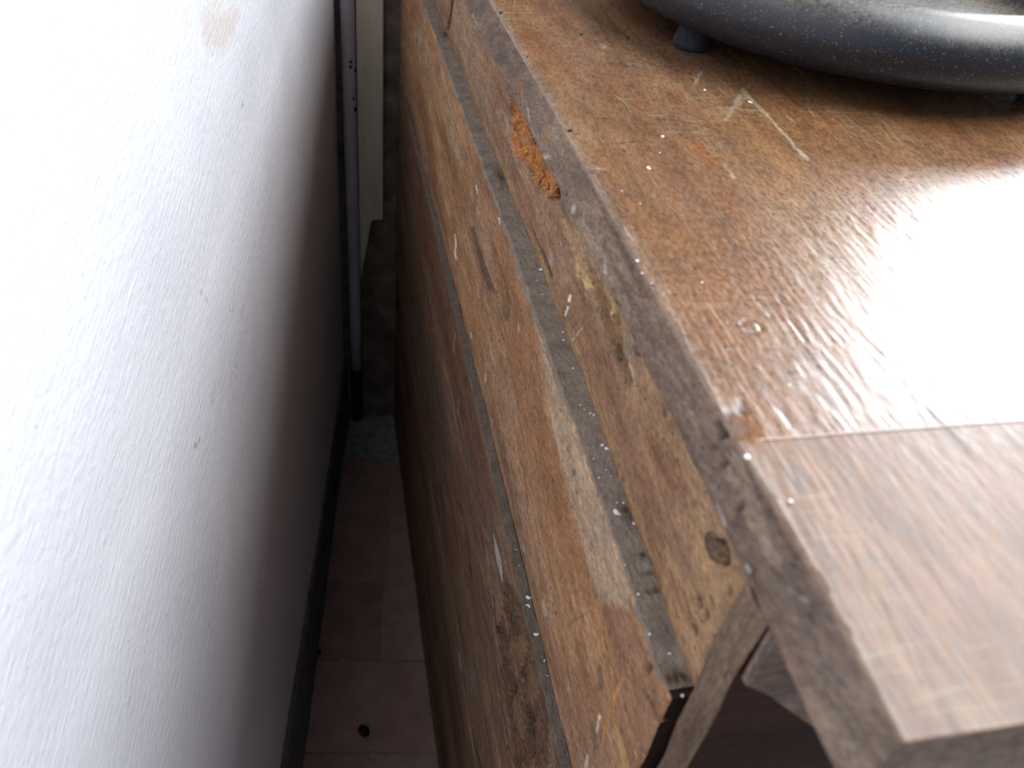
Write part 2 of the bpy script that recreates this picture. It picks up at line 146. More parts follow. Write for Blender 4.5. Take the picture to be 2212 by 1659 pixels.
TOP=[
((168, 110, 62),0.5,0,0.0075,[(0.3726,0.0570),(0.3623,0.0681),(0.3423,0.0699),(0.3237,0.0693),(0.3192,0.0604),(0.3422,0.0579)]),
((172, 100, 44),0.65,0,0.0042,[(0.3727,0.0621),(0.3649,0.0691),(0.3496,0.0693),(0.3352,0.0670),(0.3398,0.0617),(0.3570,0.0611)]),
((170, 100, 46),0.55,0,0.0043,[(0.3237,0.0553),(0.3192,0.0650),(0.3021,0.0646),(0.2941,0.0589),(0.3064,0.0552)]),
((172, 112, 58),0.5,0,0.0065,[(0.2908,0.0232),(0.2829,0.0371),(0.2682,0.0395),(0.2616,0.0288),(0.2688,0.0195)]),
((158, 92, 50),0.5,0,0.0067,[(0.4357,0.0715),(0.4296,0.0804),(0.4076,0.0804),(0.4012,0.0700)]),
((150, 86, 48),0.5,0,0.0069,[(0.4475,0.0987),(0.4343,0.1048),(0.4085,0.1026),(0.4143,0.0940)]),
((140, 82, 50),0.5,0,0.0077,[(0.4992,0.0911),(0.4764,0.0980),(0.4618,0.1014),(0.4608,0.0863)]),
((156, 92, 66),0.4,0,0.0107,[(0.5003,0.0165),(0.4641,0.0329),(0.4302,0.0315),(0.4425,0.0188)]),
((150, 92, 66),0.45,0,0.0107,[(0.5327,0.0090),(0.5088,0.0215),(0.4776,0.0196),(0.4918,0.0087)]),
((178, 122, 70),0.45,0,0.0088,[(0.3738,0.1036),(0.3378,0.1131),(0.2896,0.0888),(0.3237,0.0858)]),
((176, 112, 66),0.45,0,0.0063,[(0.2620,0.0170),(0.2483,0.0314),(0.2239,0.0326),(0.2303,0.0204)]),
((160, 140, 122),0.5,0,0.0049,[(0.5874,-0.0000),(0.5068,0.0005),(0.4318,0.0028),(0.3713,0.0053),(0.2836,0.0043),(0.2312,0.0024),(0.2225,0.0047),(0.2692,0.0057),(0.3464,0.0079),(0.4256,0.0066),(0.5154,0.0053),(0.5783,0.0059)]),
((212, 190, 156),0.9,0,0.0009,[(0.4433,0.0951),(0.4654,0.1083),(0.4679,0.1072),(0.4457,0.0940)]),
((196, 172, 130),0.5,0,0.0010,[(0.4654,0.1078),(0.4767,0.1162),(0.4788,0.1161),(0.4679,0.1077)]),
((214, 192, 158),0.9,0,0.0008,[(0.3938,0.0935),(0.4108,0.1056),(0.4297,0.1187),(0.4336,0.1174),(0.4139,0.1045),(0.3962,0.0927)]),
((200, 178, 136),0.85,0,0.0009,[(0.4100,0.1066),(0.4286,0.1214),(0.4311,0.1212),(0.4124,0.1064)]),
((200, 180, 140),0.5,0,0.0014,[(0.4306,0.1197),(0.4501,0.1342),(0.4522,0.1340),(0.4329,0.1193)]),
((216, 196, 166),0.9,0,0.0009,[(0.4385,0.1207),(0.4213,0.1198),(0.4014,0.1200),(0.4050,0.1232),(0.4253,0.1234),(0.4428,0.1246)]),
((216, 196, 166),0.9,0,0.0008,[(0.4022,0.1206),(0.3866,0.1196),(0.3774,0.1195),(0.3799,0.1218),(0.3889,0.1218),(0.4043,0.1226)]),
((218, 198, 168),0.9,0,0.0008,[(0.3773,0.1194),(0.3619,0.1182),(0.3484,0.1182),(0.3513,0.1211),(0.3647,0.1210),(0.3800,0.1220)]),
((190, 160, 115),0.7,0,0.0009,[(0.4601,0.1087),(0.4363,0.1082),(0.4192,0.1089),(0.4211,0.1105),(0.4380,0.1096),(0.4617,0.1100)]),
((190, 160, 115),0.7,0,0.0009,[(0.4706,0.1127),(0.4461,0.1138),(0.4272,0.1149),(0.4293,0.1165),(0.4480,0.1153),(0.4724,0.1140)]),
((170, 140, 100),0.5,0,0.0009,[(0.4778,0.1256),(0.4414,0.1220),(0.4427,0.1233),(0.4793,0.1270)]),
((200, 172, 130),0.7,0,0.0006,[(0.3995,0.0497),(0.4006,0.0635),(0.4024,0.0641),(0.4013,0.0503)]),
((200, 172, 130),0.75,0,0.0006,[(0.4122,0.0944),(0.4114,0.1037),(0.4083,0.1197),(0.4102,0.1206),(0.4133,0.1046),(0.4141,0.0953)]),
((200, 172, 130),0.75,0,0.0006,[(0.4031,0.0875),(0.4021,0.0928),(0.4045,0.0939),(0.4055,0.0886)]),
((196, 166, 124),0.6,0,0.0006,[(0.4128,0.0670),(0.4134,0.0802),(0.4153,0.0809),(0.4147,0.0676)]),
((196, 166, 124),0.6,0,0.0006,[(0.4097,0.1086),(0.4079,0.1231),(0.4098,0.1240),(0.4116,0.1095)]),
((196, 166, 124),0.6,0,0.0006,[(0.4012,0.1063),(0.4011,0.1187),(0.4027,0.1194),(0.4028,0.1070)]),
((202, 176, 132),0.75,0,0.0006,[(0.3792,0.0521),(0.3806,0.0624),(0.3798,0.0737),(0.3815,0.0743),(0.3823,0.0631),(0.3809,0.0526)]),
((202, 176, 132),0.75,0,0.0006,[(0.3802,0.0735),(0.3698,0.0727),(0.3607,0.0721),(0.3620,0.0734),(0.3709,0.0738),(0.3812,0.0745)]),
((196, 166, 124),0.5,0,0.0006,[(0.3856,0.0414),(0.3853,0.0667),(0.3868,0.0673),(0.3870,0.0418)]),
((200, 170, 124),0.7,0,0.0005,[(0.3802,0.0698),(0.3609,0.0698),(0.3428,0.0713),(0.3438,0.0722),(0.3618,0.0706),(0.3809,0.0704)]),
((218, 190, 150),0.85,0,0.0007,[(0.3425,0.0710),(0.3342,0.0707),(0.3290,0.0703),(0.3311,0.0727),(0.3361,0.0728),(0.3441,0.0726)]),
((196, 166, 124),0.7,0,0.0005,[(0.3442,0.0732),(0.3546,0.0786),(0.3624,0.0828),(0.3628,0.0822),(0.3550,0.0780),(0.3444,0.0726)]),
((206, 184, 150),0.75,0,0.0006,[(0.4266,0.0399),(0.4192,0.0432),(0.4102,0.0429),(0.4041,0.0428),(0.4055,0.0441),(0.4115,0.0441),(0.4209,0.0442),(0.4283,0.0408)]),
((196, 166, 130),0.55,0,0.0006,[(0.4209,0.0381),(0.4209,0.0506),(0.4225,0.0512),(0.4225,0.0386)]),
((214, 186, 150),0.8,0,0.0005,[(0.3398,0.0037),(0.3385,0.0101),(0.3404,0.0108),(0.3417,0.0043)]),
((196, 166, 124),0.6,0,0.0005,[(0.3419,0.0433),(0.3425,0.0535),(0.3437,0.0539),(0.3431,0.0437)]),
((196, 166, 124),0.6,0,0.0005,[(0.3428,0.0791),(0.3413,0.0890),(0.3428,0.0922),(0.3442,0.0926),(0.3427,0.0896),(0.3440,0.0796)]),
((196, 166, 124),0.7,0,0.0006,[(0.3943,0.1155),(0.3933,0.1202),(0.3951,0.1212),(0.3961,0.1164)]),
((204, 178, 136),0.75,0,0.0006,[(0.4029,0.1320),(0.3919,0.1333),(0.3939,0.1349),(0.4044,0.1333)]),
((200, 168, 124),0.65,0,0.0006,[(0.3061,0.0322),(0.2940,0.0323),(0.2949,0.0333),(0.3071,0.0332)]),
((188, 152, 112),0.6,0,0.0007,[(0.3659,0.0277),(0.3652,0.0445),(0.3668,0.0450),(0.3674,0.0282)]),
((188, 156, 114),0.55,0,0.0004,[(0.2724,0.0261),(0.2765,0.0513),(0.2799,0.0840),(0.2808,0.0844),(0.2774,0.0517),(0.2733,0.0263)]),
((190, 166, 132),0.6,0,0.0008,[(0.2611,0.0182),(0.2530,0.0202),(0.2485,0.0195),(0.2489,0.0204),(0.2541,0.0214),(0.2628,0.0198)]),
((205, 178, 140),0.65,0,0.0005,[(0.2286,0.0177),(0.2241,0.0191),(0.2251,0.0201),(0.2294,0.0185)]),
((196, 166, 128),0.6,0,0.0005,[(0.2418,0.0285),(0.2332,0.0278),(0.2338,0.0287),(0.2423,0.0294)]),
((206, 170, 120),0.6,0,0.0005,[(0.2289,0.0401),(0.2219,0.0407),(0.2227,0.0418),(0.2298,0.0412)]),
((206, 176, 130),0.6,0,0.0005,[(0.2348,0.0392),(0.2331,0.0442),(0.2342,0.0449),(0.2360,0.0399)]),
((190, 160, 120),0.5,0,0.0007,[(0.3300,0.0958),(0.3232,0.0973),(0.3184,0.0956),(0.3152,0.0922),(0.3142,0.0922),(0.3181,0.0961),(0.3241,0.0982),(0.3312,0.0967)]),
((72, 56, 44),0.7,-0.2,0.0006,[(0.3961,0.0538),(0.3948,0.0650),(0.3901,0.0762),(0.3824,0.0852),(0.3841,0.0861),(0.3918,0.0771),(0.3966,0.0657),(0.3979,0.0544)]),
((86, 68, 54),0.5,-0.2,0.0007,[(0.3656,0.0152),(0.3668,0.0256),(0.3681,0.0335),(0.3696,0.0340),(0.3684,0.0261),(0.3671,0.0156)]),
((60, 46, 36),0.6,-0.2,0.0011,[(0.5823,0.0789),(0.5390,0.0756),(0.5181,0.0791),(0.5210,0.0808),(0.5413,0.0771),(0.5841,0.0803)]),
((86, 66, 52),0.5,-0.2,0.0011,[(0.5858,0.0681),(0.5382,0.0658),(0.4960,0.0623),(0.4973,0.0634),(0.5398,0.0671),(0.5878,0.0694)]),
((80, 62, 50),0.5,-0.2,0.0005,[(0.2543,0.0329),(0.2477,0.0369),(0.2438,0.0380),(0.2445,0.0386),(0.2484,0.0375),(0.2552,0.0336)]),
((80, 64, 54),0.55,-0.3,0.0005,[(0.2348,0.0487),(0.2172,0.0464),(0.2061,0.0469),(0.2067,0.0478),(0.2177,0.0472),(0.2352,0.0494)]),
((80, 64, 54),0.5,-0.2,0.0005,[(0.2351,0.0388),(0.2209,0.0404),(0.2214,0.0411),(0.2357,0.0395)]),
((104, 84, 66),0.5,-0.2,0.0004,[(0.2272,0.0199),(0.2119,0.0200),(0.2123,0.0206),(0.2276,0.0205)]),
((88, 74, 66),0.8,-0.5,0.0004,[(0.2181,0.0273),(0.2201,0.0296),(0.2199,0.0323),(0.2178,0.0334),(0.2146,0.0330),(0.2151,0.0339),(0.2185,0.0342),(0.2210,0.0330),(0.2212,0.0299),(0.2189,0.0271)]),
((88, 74, 66),0.8,-0.5,0.0004,[(0.2153,0.0334),(0.2138,0.0314),(0.2135,0.0285),(0.2156,0.0271),(0.2187,0.0276),(0.2183,0.0268),(0.2149,0.0263),(0.2124,0.0280),(0.2128,0.0312),(0.2144,0.0335)]),
((172, 130, 84),0.6,0,0.0007,[(0.2179,0.0282),(0.2188,0.0315),(0.2160,0.0328),(0.2145,0.0304),(0.2152,0.0278)]),
((88, 74, 66),0.7,-0.4,0.0005,[(0.2366,0.0034),(0.2387,0.0062),(0.2375,0.0082),(0.2386,0.0088),(0.2399,0.0065),(0.2376,0.0033)]),
((132, 78, 56),0.8,0,0.0011,[(0.1760,0.0051),(0.1766,0.0081),(0.1737,0.0060),(0.1734,0.0043)]),
((96, 82, 82),0.7,-0.4,0.0015,[(0.1784,0.0080),(0.1786,0.0110),(0.1742,0.0113),(0.1727,0.0080),(0.1737,0.0063)]),
((120, 110, 112),0.55,-0.2,0.0009,[(0.1738,0.0200),(0.1684,0.0207),(0.1643,0.0206),(0.1649,0.0219),(0.1693,0.0222),(0.1749,0.0217)]),
((126, 118, 122),0.45,0,0.0023,[(0.1524,0.0118),(0.1501,0.0153),(0.1444,0.0161),(0.1375,0.0125),(0.1431,0.0103)]),
((176, 126, 94),0.5,0,0.0022,[(0.1492,0.0043),(0.1418,0.0052),(0.1314,0.0045),(0.1317,0.0018),(0.1404,0.0016)]),
((196, 186, 172),0.8,0.3,0.0020,[(0.5081,0.0560),(0.5092,0.0588),(0.5027,0.0593),(0.4985,0.0568),(0.5007,0.0545)]),
((188, 178, 164),0.6,0,0.0010,[(0.4808,0.0575),(0.4766,0.0583),(0.4790,0.0598),(0.4838,0.0594)]),
((188, 178, 164),0.7,0,0.0009,[(0.4733,0.0617),(0.4705,0.0641),(0.4741,0.0657),(0.4769,0.0634)]),
((96, 82, 66),0.5,-0.2,0.0019,[(0.4961,0.0566),(0.4803,0.0571),(0.4709,0.0603),(0.4642,0.0727),(0.4701,0.0752),(0.4762,0.0627),(0.4843,0.0597),(0.4995,0.0590)])]
EDGE=[
((112, 92, 76),0.6,0,0.0070,[(0.4731,-0.0098),(0.4357,-0.0108),(0.3910,-0.0117),(0.3980,-0.0176),(0.4284,-0.0238),(0.4541,-0.0214)]),
((156, 100, 62),0.7,0,0.0022,[(0.4844,-0.0167),(0.4723,-0.0195),(0.4654,-0.0161),(0.4773,-0.0133)]),
((160, 104, 62),0.75,0,0.0019,[(0.4153,-0.0132),(0.4071,-0.0169),(0.4006,-0.0134),(0.4095,-0.0103)]),
((150, 108, 70),0.6,0,0.0018,[(0.3849,-0.0167),(0.3754,-0.0191),(0.3712,-0.0166),(0.3806,-0.0142)]),
((182, 176, 166),0.75,0,0.0019,[(0.4134,-0.0293),(0.4016,-0.0225),(0.3942,-0.0205),(0.4069,-0.0288)]),
((190, 184, 172),0.7,0,0.0009,[(0.3777,-0.0089),(0.3774,-0.0118),(0.3751,-0.0108),(0.3747,-0.0076)]),
((188, 184, 176),0.7,0,0.0012,[(0.3488,-0.0230),(0.3486,-0.0286),(0.3445,-0.0266),(0.3427,-0.0201)]),
((190, 184, 172),0.7,0,0.0008,[(0.4553,-0.0197),(0.4486,-0.0251),(0.4461,-0.0240),(0.4528,-0.0186)]),
((188, 180, 168),0.5,0,0.0006,[(0.3319,-0.0188),(0.3273,-0.0235),(0.3257,-0.0226),(0.3304,-0.0178)]),
((196, 190, 176),0.7,0,0.0013,[(0.5461,-0.0302),(0.5364,-0.0303),(0.5319,-0.0280),(0.5414,-0.0279)]),
((190, 184, 172),0.6,0,0.0015,[(0.6471,-0.0281),(0.6141,-0.0286),(0.6096,-0.0268),(0.6422,-0.0261)]),
((186, 180, 168),0.7,0,0.0007,[(0.2949,-0.0212),(0.2906,-0.0256),(0.2891,-0.0246),(0.2934,-0.0202)]),
((152, 122, 98),0.7,0,0.0022,[(0.1952,-0.0155),(0.1888,-0.0140),(0.1809,-0.0151),(0.1761,-0.0169),(0.1835,-0.0177),(0.1901,-0.0174)]),
((150, 128, 106),0.65,0,0.0028,[(0.1644,-0.0052),(0.1572,0.0001),(0.1471,-0.0032),(0.1354,-0.0062),(0.1209,-0.0086),(0.1264,-0.0138),(0.1426,-0.0149),(0.1584,-0.0136)]),
((30, 24, 22),0.95,-4,0.0006,[(0.1740,-0.0053),(0.1725,-0.0019),(0.1682,-0.0008),(0.1665,-0.0022),(0.1697,-0.0053)]),
((40, 30, 26),0.9,-2,0.0004,[(0.1710,-0.0054),(0.1694,-0.0081),(0.1683,-0.0070),(0.1693,-0.0039)]),
((64, 48, 38),0.9,-2,0.0006,[(0.1707,-0.0119),(0.1701,-0.0140),(0.1679,-0.0119),(0.1691,-0.0103)]),
((60, 44, 36),0.9,-2,0.0005,[(0.1624,-0.0145),(0.1608,-0.0111),(0.1596,-0.0083),(0.1613,-0.0089),(0.1622,-0.0116),(0.1636,-0.0148)]),
((70, 54, 44),0.8,-1.5,0.0005,[(0.1566,-0.0092),(0.1559,-0.0081),(0.1569,-0.0080),(0.1576,-0.0091)]),
((70, 52, 40),0.9,-2,0.0006,[(0.1480,-0.0124),(0.1480,-0.0156),(0.1484,-0.0182),(0.1463,-0.0167),(0.1460,-0.0142),(0.1463,-0.0110)]),
((80, 62, 50),0.8,-1,0.0007,[(0.1675,-0.0199),(0.1650,-0.0177),(0.1652,-0.0169),(0.1677,-0.0191)]),
((104, 74, 56),0.6,0,0.0013,[(0.1683,-0.0220),(0.1645,-0.0158),(0.1622,-0.0159),(0.1656,-0.0223)]),
((176, 168, 156),0.8,0,0.0007,[(0.1590,-0.0279),(0.1538,-0.0273),(0.1508,-0.0286),(0.1492,-0.0261),(0.1527,-0.0252),(0.1582,-0.0262)]),
((180, 176, 166),0.75,0,0.0008,[(0.1345,-0.0268),(0.1305,-0.0260),(0.1298,-0.0241),(0.1335,-0.0244)]),
((112, 86, 70),0.6,0,0.0032,[(0.1307,-0.0262),(0.1160,-0.0191),(0.0984,-0.0187),(0.0888,-0.0297),(0.1041,-0.0306)]),
((76, 60, 50),0.7,-1,0.0007,[(0.1179,-0.0064),(0.1156,-0.0028),(0.1164,-0.0023),(0.1186,-0.0059)]),
((182, 174, 162),0.6,0,0.0008,[(0.1109,-0.0100),(0.1070,-0.0071),(0.1071,-0.0050),(0.1109,-0.0083)]),
((84, 68, 60),0.6,0,0.0026,[(0.1544,0.0010),(0.1437,0.0005),(0.1272,-0.0003),(0.1151,0.0011),(0.1184,-0.0022),(0.1345,-0.0031),(0.1487,-0.0030)]),
((96, 70, 54),0.7,0,0.0025,[(0.3132,-0.0041),(0.2799,-0.0073),(0.2455,-0.0089),(0.2401,-0.0033),(0.2740,-0.0021),(0.3068,0.0007)]),
((82, 64, 58),0.5,0,0.0036,[(0.2456,-0.0103),(0.2179,-0.0111),(0.1905,-0.0091),(0.1790,-0.0069),(0.1886,-0.0117),(0.2203,-0.0152)]),
((92, 76, 62),0.6,0,0.0025,[(0.3044,-0.0178),(0.2625,-0.0186),(0.2269,-0.0191),(0.2226,-0.0141),(0.2574,-0.0135),(0.2983,-0.0127)])]
WALL=[
((214, 200, 186),0.6,0,0.0112,[(0.5445,0.9619),(0.6502,0.9356),(0.6303,0.9255),(0.5794,0.9274),(0.5423,0.9457)]),
((226, 216, 196),0.5,0,0.0084,[(0.5728,0.9646),(0.6051,0.9552),(0.5853,0.9474),(0.5669,0.9549)]),
((248, 246, 240),0.9,0.3,0.0010,[(0.4442,0.7484),(0.4389,0.7458),(0.4320,0.7430),(0.4366,0.7385),(0.4427,0.7422),(0.4471,0.7458)]),
((238, 238, 238),0.7,0.4,0.0022,[(0.5254,0.7760),(0.5162,0.7677),(0.5100,0.7645),(0.5184,0.7581),(0.5236,0.7623),(0.5317,0.7716)]),
((244, 244, 244),0.8,0.4,0.0012,[(0.5542,0.7363),(0.5423,0.7377),(0.5337,0.7405),(0.5379,0.7365),(0.5458,0.7345),(0.5567,0.7341)]),
((238, 238, 238),0.6,0.5,0.0023,[(0.4914,0.7176),(0.4888,0.7085),(0.4851,0.6975),(0.4937,0.6900),(0.4961,0.7023),(0.4975,0.7126)]),
((236, 236, 236),0.6,0.5,0.0016,[(0.5323,0.7257),(0.5177,0.7176),(0.5018,0.7167),(0.5076,0.7112),(0.5233,0.7127),(0.5376,0.7214)]),
((240, 240, 240),0.75,0.6,0.0021,[(0.5066,0.4708),(0.4926,0.4692),(0.4794,0.4684),(0.4923,0.4493),(0.5030,0.4543),(0.5143,0.4601)]),
((236, 236, 236),0.7,0.6,0.0021,[(0.4771,0.4549),(0.4713,0.4466),(0.4583,0.4392),(0.4652,0.4282),(0.4799,0.4336),(0.4874,0.4399)]),
((244, 244, 244),0.8,0.3,0.0015,[(0.4003,0.3876),(0.3887,0.3863),(0.3931,0.3771),(0.4037,0.3807)]),
((240, 240, 240),0.6,0.3,0.0016,[(0.6151,0.6243),(0.6112,0.6231),(0.6166,0.6183),(0.6197,0.6204)]),
((240, 240, 240),0.6,0.3,0.0020,[(0.7500,0.5794),(0.7350,0.5779),(0.7426,0.5718),(0.7577,0.5733)]),
((236, 236, 236),0.5,0.3,0.0028,[(0.9726,0.4521),(0.9553,0.4501),(0.9680,0.4407),(0.9857,0.4426)]),
((240, 240, 240),0.6,0.3,0.0031,[(0.9196,0.2608),(0.8823,0.2565),(0.8563,0.2489),(0.8724,0.2317),(0.8991,0.2393),(0.9374,0.2433)]),
((96, 96, 100),0.6,0,0.0006,[(0.4496,0.8219),(0.4600,0.8081),(0.4616,0.8017),(0.4631,0.8007),(0.4614,0.8073),(0.4509,0.8214)]),
((110, 110, 116),0.6,0,0.0009,[(0.3798,0.7483),(0.3972,0.7385),(0.3962,0.7401),(0.3789,0.7498)]),
((90, 90, 94),0.6,0,0.0010,[(0.4460,0.7479),(0.4447,0.7507),(0.4428,0.7520),(0.4440,0.7492)]),
((80, 80, 84),0.5,0,0.0007,[(0.6249,0.8751),(0.6263,0.8708),(0.6294,0.8697),(0.6280,0.8739)]),
((236, 236, 236),0.4,0.3,0.0029,[(0.9435,0.7929),(0.9780,0.7589),(1.0421,0.7136),(1.0578,0.7084),(0.9921,0.7543),(0.9568,0.7888)]),
((236, 236, 236),0.4,0.3,0.0019,[(0.7071,0.7863),(0.6866,0.7762),(0.6742,0.7714),(0.6798,0.7681),(0.6924,0.7730),(0.7132,0.7831)])]
CRUMBS=[(0.1338,0.4285,0.8575,0.00268,'D',1),
(0.1369,0.4289,0.8575,0.00119,'D',0),
(0.1284,0.4167,0.8575,0.00117,'D',0),
(0.1319,0.3634,0.8575,0.00161,'D',0),
(0.1304,0.3562,0.8575,0.00159,'D',0),
(0.1283,0.4017,0.8575,0.00114,'D',0),
(0.1297,0.3311,0.8575,0.00128,'D',0),
(0.1260,0.3016,0.8575,0.00121,'D',0),
(0.1297,0.2949,0.8575,0.00145,'D',0),
(0.1313,0.2934,0.8575,0.00144,'D',0),
(0.1295,0.2714,0.8575,0.00209,'D',0),
(0.1310,0.2690,0.8575,0.00231,'D',0),
(0.1229,0.2631,0.8575,0.00114,'D',0),
(0.1220,0.2506,0.8575,0.00134,'D',0),
(0.1268,0.2550,0.8575,0.00090,'D',0),
(0.1281,0.2510,0.8575,0.00090,'D',0),
(0.1290,0.2338,0.8575,0.00153,'D',0),
(0.1263,0.2346,0.8575,0.00109,'D',0),
(0.1239,0.2287,0.8575,0.00281,'D',1),
(0.1304,0.2218,0.8575,0.00150,'D',0),
(0.1195,0.2000,0.8575,0.00103,'D',0),
(0.1208,0.1849,0.8575,0.00121,'D',0),
(0.1206,0.1852,0.8575,0.00101,'D',0),
(0.1195,0.1661,0.8575,0.00138,'D',0),
(0.1248,0.1568,0.8575,0.00137,'D',0),
(0.1236,0.1392,0.8575,0.00152,'D',0),
(0.1273,0.2979,0.8575,0.00097,'D',0),
(0.1181,0.2997,0.6893,0.00280,'E',1),
(0.1177,0.2938,0.6893,0.00248,'E',2),
(0.1184,0.2729,0.6893,0.00182,'E',0),
(0.1111,0.2725,0.6893,0.00242,'E',1),
(0.1175,0.2572,0.6893,0.00120,'E',0),
(0.1187,0.2545,0.6893,0.00149,'E',0),
(0.1183,0.2441,0.6893,0.00177,'E',2),
(0.1179,0.3392,0.6893,0.00113,'E',0),
(0.1152,0.3259,0.6893,0.00112,'E',0),
(0.1199,0.2612,0.9720,0.00206,'T',0),
(0.1203,0.1536,0.9720,0.00290,'T',0),
(0.1261,0.1357,0.9720,0.00197,'T',0),
(0.1193,0.2527,0.9720,0.00128,'T',0),
(0.1208,0.2457,0.9720,0.00090,'T',0),
(0.1415,0.2455,0.9720,0.00130,'T',0),
(0.1699,0.3751,0.9720,0.00225,'T',1),
(0.1508,0.3405,0.9720,0.00252,'T',1),
(0.2171,0.4372,0.9720,0.00232,'T',0),
(0.2381,0.4212,0.9720,0.00259,'T',1),
(0.1414,0.2199,0.9720,0.00087,'T',0),
(0.1352,0.2045,0.9720,0.00084,'T',0),
(0.1491,0.1843,0.9720,0.00164,'T',0),
(0.1622,0.3567,0.9720,0.00120,'T',0),
(0.1358,0.3067,0.9720,0.00105,'T',0),
(0.1312,0.3185,0.9720,0.00086,'T',0)]
DROPS=[(0.1174,0.5604,0.9720,0.00301,'T',40),
(0.1171,0.4804,0.9720,0.00205,'T',60),
(0.1206,0.3796,0.9720,0.00291,'T',0),
(0.1663,0.5240,0.9720,0.00226,'T',10),
(0.1963,0.5203,0.9720,0.00195,'T',30),
(0.1198,0.4394,0.9720,0.00136,'T',50)]

scene = bpy.context.scene
ZT = .9720                      # height of the chest top
PI = math.pi

# ------------------------------------------------------------------ camera
cam = bpy.data.cameras.new('camera')
co = bpy.data.objects.new('camera', cam)
scene.collection.objects.link(co)
A = np.array(CAM)
M = Matrix(((A[0][0], -A[0][1], -A[0][2], 0), (A[1][0], -A[1][1], -A[1][2], 0), (A[2][0], -A[2][1], -A[2][2], H), (0, 0, 0, 1)))
co.matrix_world = M
cam.sensor_fit = 'HORIZONTAL'
cam.sensor_width = 36
cam.lens = FPX / 2212 * 36
cam.shift_x = (1106 - 1079.5) / 2212
cam.clip_start = .02
cam.clip_end = 60
cam.dof.use_dof = True
cam.dof.focus_distance = .60
cam.dof.aperture_fstop = cam.lens / 2.6
scene.camera = co

# ------------------------------------------------------------------ world, window light, added overhead light, exposure
world = bpy.data.worlds.new('world')
scene.world = world
world.use_nodes = True
bg = world.node_tree.nodes['Background']
bg.inputs[0].default_value = (.86, .92, 1.0, 1)
bg.inputs[1].default_value = 2.5
def area_lamp(name, loc, aim, sx, sy, energy):                  # area lamp
    l = bpy.data.lights.new(name, 'AREA'); l.shape = 'RECTANGLE'; l.size, l.size_y = sx, sy
    l.energy = energy; l.color = (.88, .94, 1.0)
    o = bpy.data.objects.new(name, l); scene.collection.objects.link(o); o.location = loc
    o.rotation_euler = Vector(aim).to_track_quat('-Z', 'Y').to_euler()
area_lamp('window_daylight', (1.60, 1.43, 1.68), (-.136, -1, 0), 1.42, .76, 104)
area_lamp('added_overhead_light', (1.44, .25, 2.58), (0, 0, -1), 1.45, 1.8, 80)  # unseen lamp added overhead to brighten the wall down into the gap
vs = scene.view_settings
vs.view_transform = 'Standard'
vs.look = 'None'
vs.exposure = .11
vs.gamma = 1
vs.use_curve_mapping = False

# ------------------------------------------------------------------ helpers
def lin(c):
    c = np.asarray(c, float) / 255
    return np.where(c <= .04045, c / 12.92, ((c + .055) / 1.055) ** 2.4)

def rgba(c, g=1.0):
    l = np.clip(lin(c) * g, 0, .9)
    return (float(l[0]), float(l[1]), float(l[2]), 1)

_lat = {}
def vnoise(u, v, seed=0):
    """smooth value noise in 0..1"""
    if seed not in _lat:
        _lat[seed] = np.random.RandomState(seed).rand(256, 256).astype(np.float32)
    L = _lat[seed]
    iu = np.floor(u).astype(int); iv = np.floor(v).astype(int)
    fu = (u - iu).astype(np.float32); fv = (v - iv).astype(np.float32)
    fu = fu * fu * (3 - 2 * fu); fv = fv * fv * (3 - 2 * fv)
    a, b, c, e = iu & 255, (iu + 1) & 255, iv & 255, (iv + 1) & 255
    return (L[a, c] * (1 - fu) + L[b, c] * fu) * (1 - fv) + (L[a, e] * (1 - fu) + L[b, e] * fu) * fv

def fbm(u, v, seed=0, o=4):
    r = 0; a = .5
    for k in range(o):
        r = r + a * vnoise(u * 2 ** k + 17 * k, v * 2 ** k + 31 * k, seed + k); a *= .5
    return r

def paint(feats, U, V, gain, rough=1.0):
    """lays the wear and shade marks on a grid: albedo rgb, coverage, depth (m)"""
    shp = U.shape
    col = np.zeros(shp + (3,), np.float32); al = np.zeros(shp, np.float32); dep = np.zeros(shp, np.float32)
    for k, (c, a, dmm, soft, poly) in enumerate(feats):
        P = np.array(poly); m = soft * 1.5 + .002
        box = (U > P[:, 0].min() - m) & (U < P[:, 0].max() + m) & (V > P[:, 1].min() - m) & (V < P[:, 1].max() + m)
        ii = np.nonzero(box)
        if len(ii[0]) == 0: continue
        u, v = U[ii], V[ii]
        n1 = (fbm(u * 420, v * 900, 40 + k % 5, 3) - .44) * soft * 1.6 * rough
        inside = np.zeros(len(u), bool); dist = np.full(len(u), 9.0)
        for i in range(len(P)):
            x0, y0 = P[i]; x1, y1 = P[(i + 1) % len(P)]
            cr = ((y0 > v) != (y1 > v)) & (u < (x1 - x0) * (v - y0) / (y1 - y0 + 1e-12) + x0)
            inside ^= cr
            ex, ey = x1 - x0, y1 - y0
            t = np.clip(((u - x0) * ex + (v - y0) * ey) / (ex * ex + ey * ey + 1e-12), 0, 1)
            dist = np.minimum(dist, np.hypot(u - x0 - t * ex, v - y0 - t * ey))
        sd = np.where(inside, dist, -dist) + n1
        w = np.clip(.5 + sd / (soft + 1e-6), 0, 1); w = w * w * (3 - 2 * w)
        if soft < .0012:                                        # dry scratch: broken up
            w = w * np.clip(.35 + 1.5 * vnoise(u * 900, v * 1500, 60 + k % 7), 0, 1)
        wa = w * a
        L = (lin(c) * gain).astype(np.float32)
        a0 = al[ii]; an = wa + a0 * (1 - wa)
        c0 = col[ii]
        col[ii] = np.where(an[:, None] > 1e-4, (L * wa[:, None] + c0 * (a0 * (1 - wa))[:, None]) / np.maximum(an, 1e-4)[:, None], c0)
        al[ii] = an
        dep[ii] += w * dmm * .001
    return col, al, dep

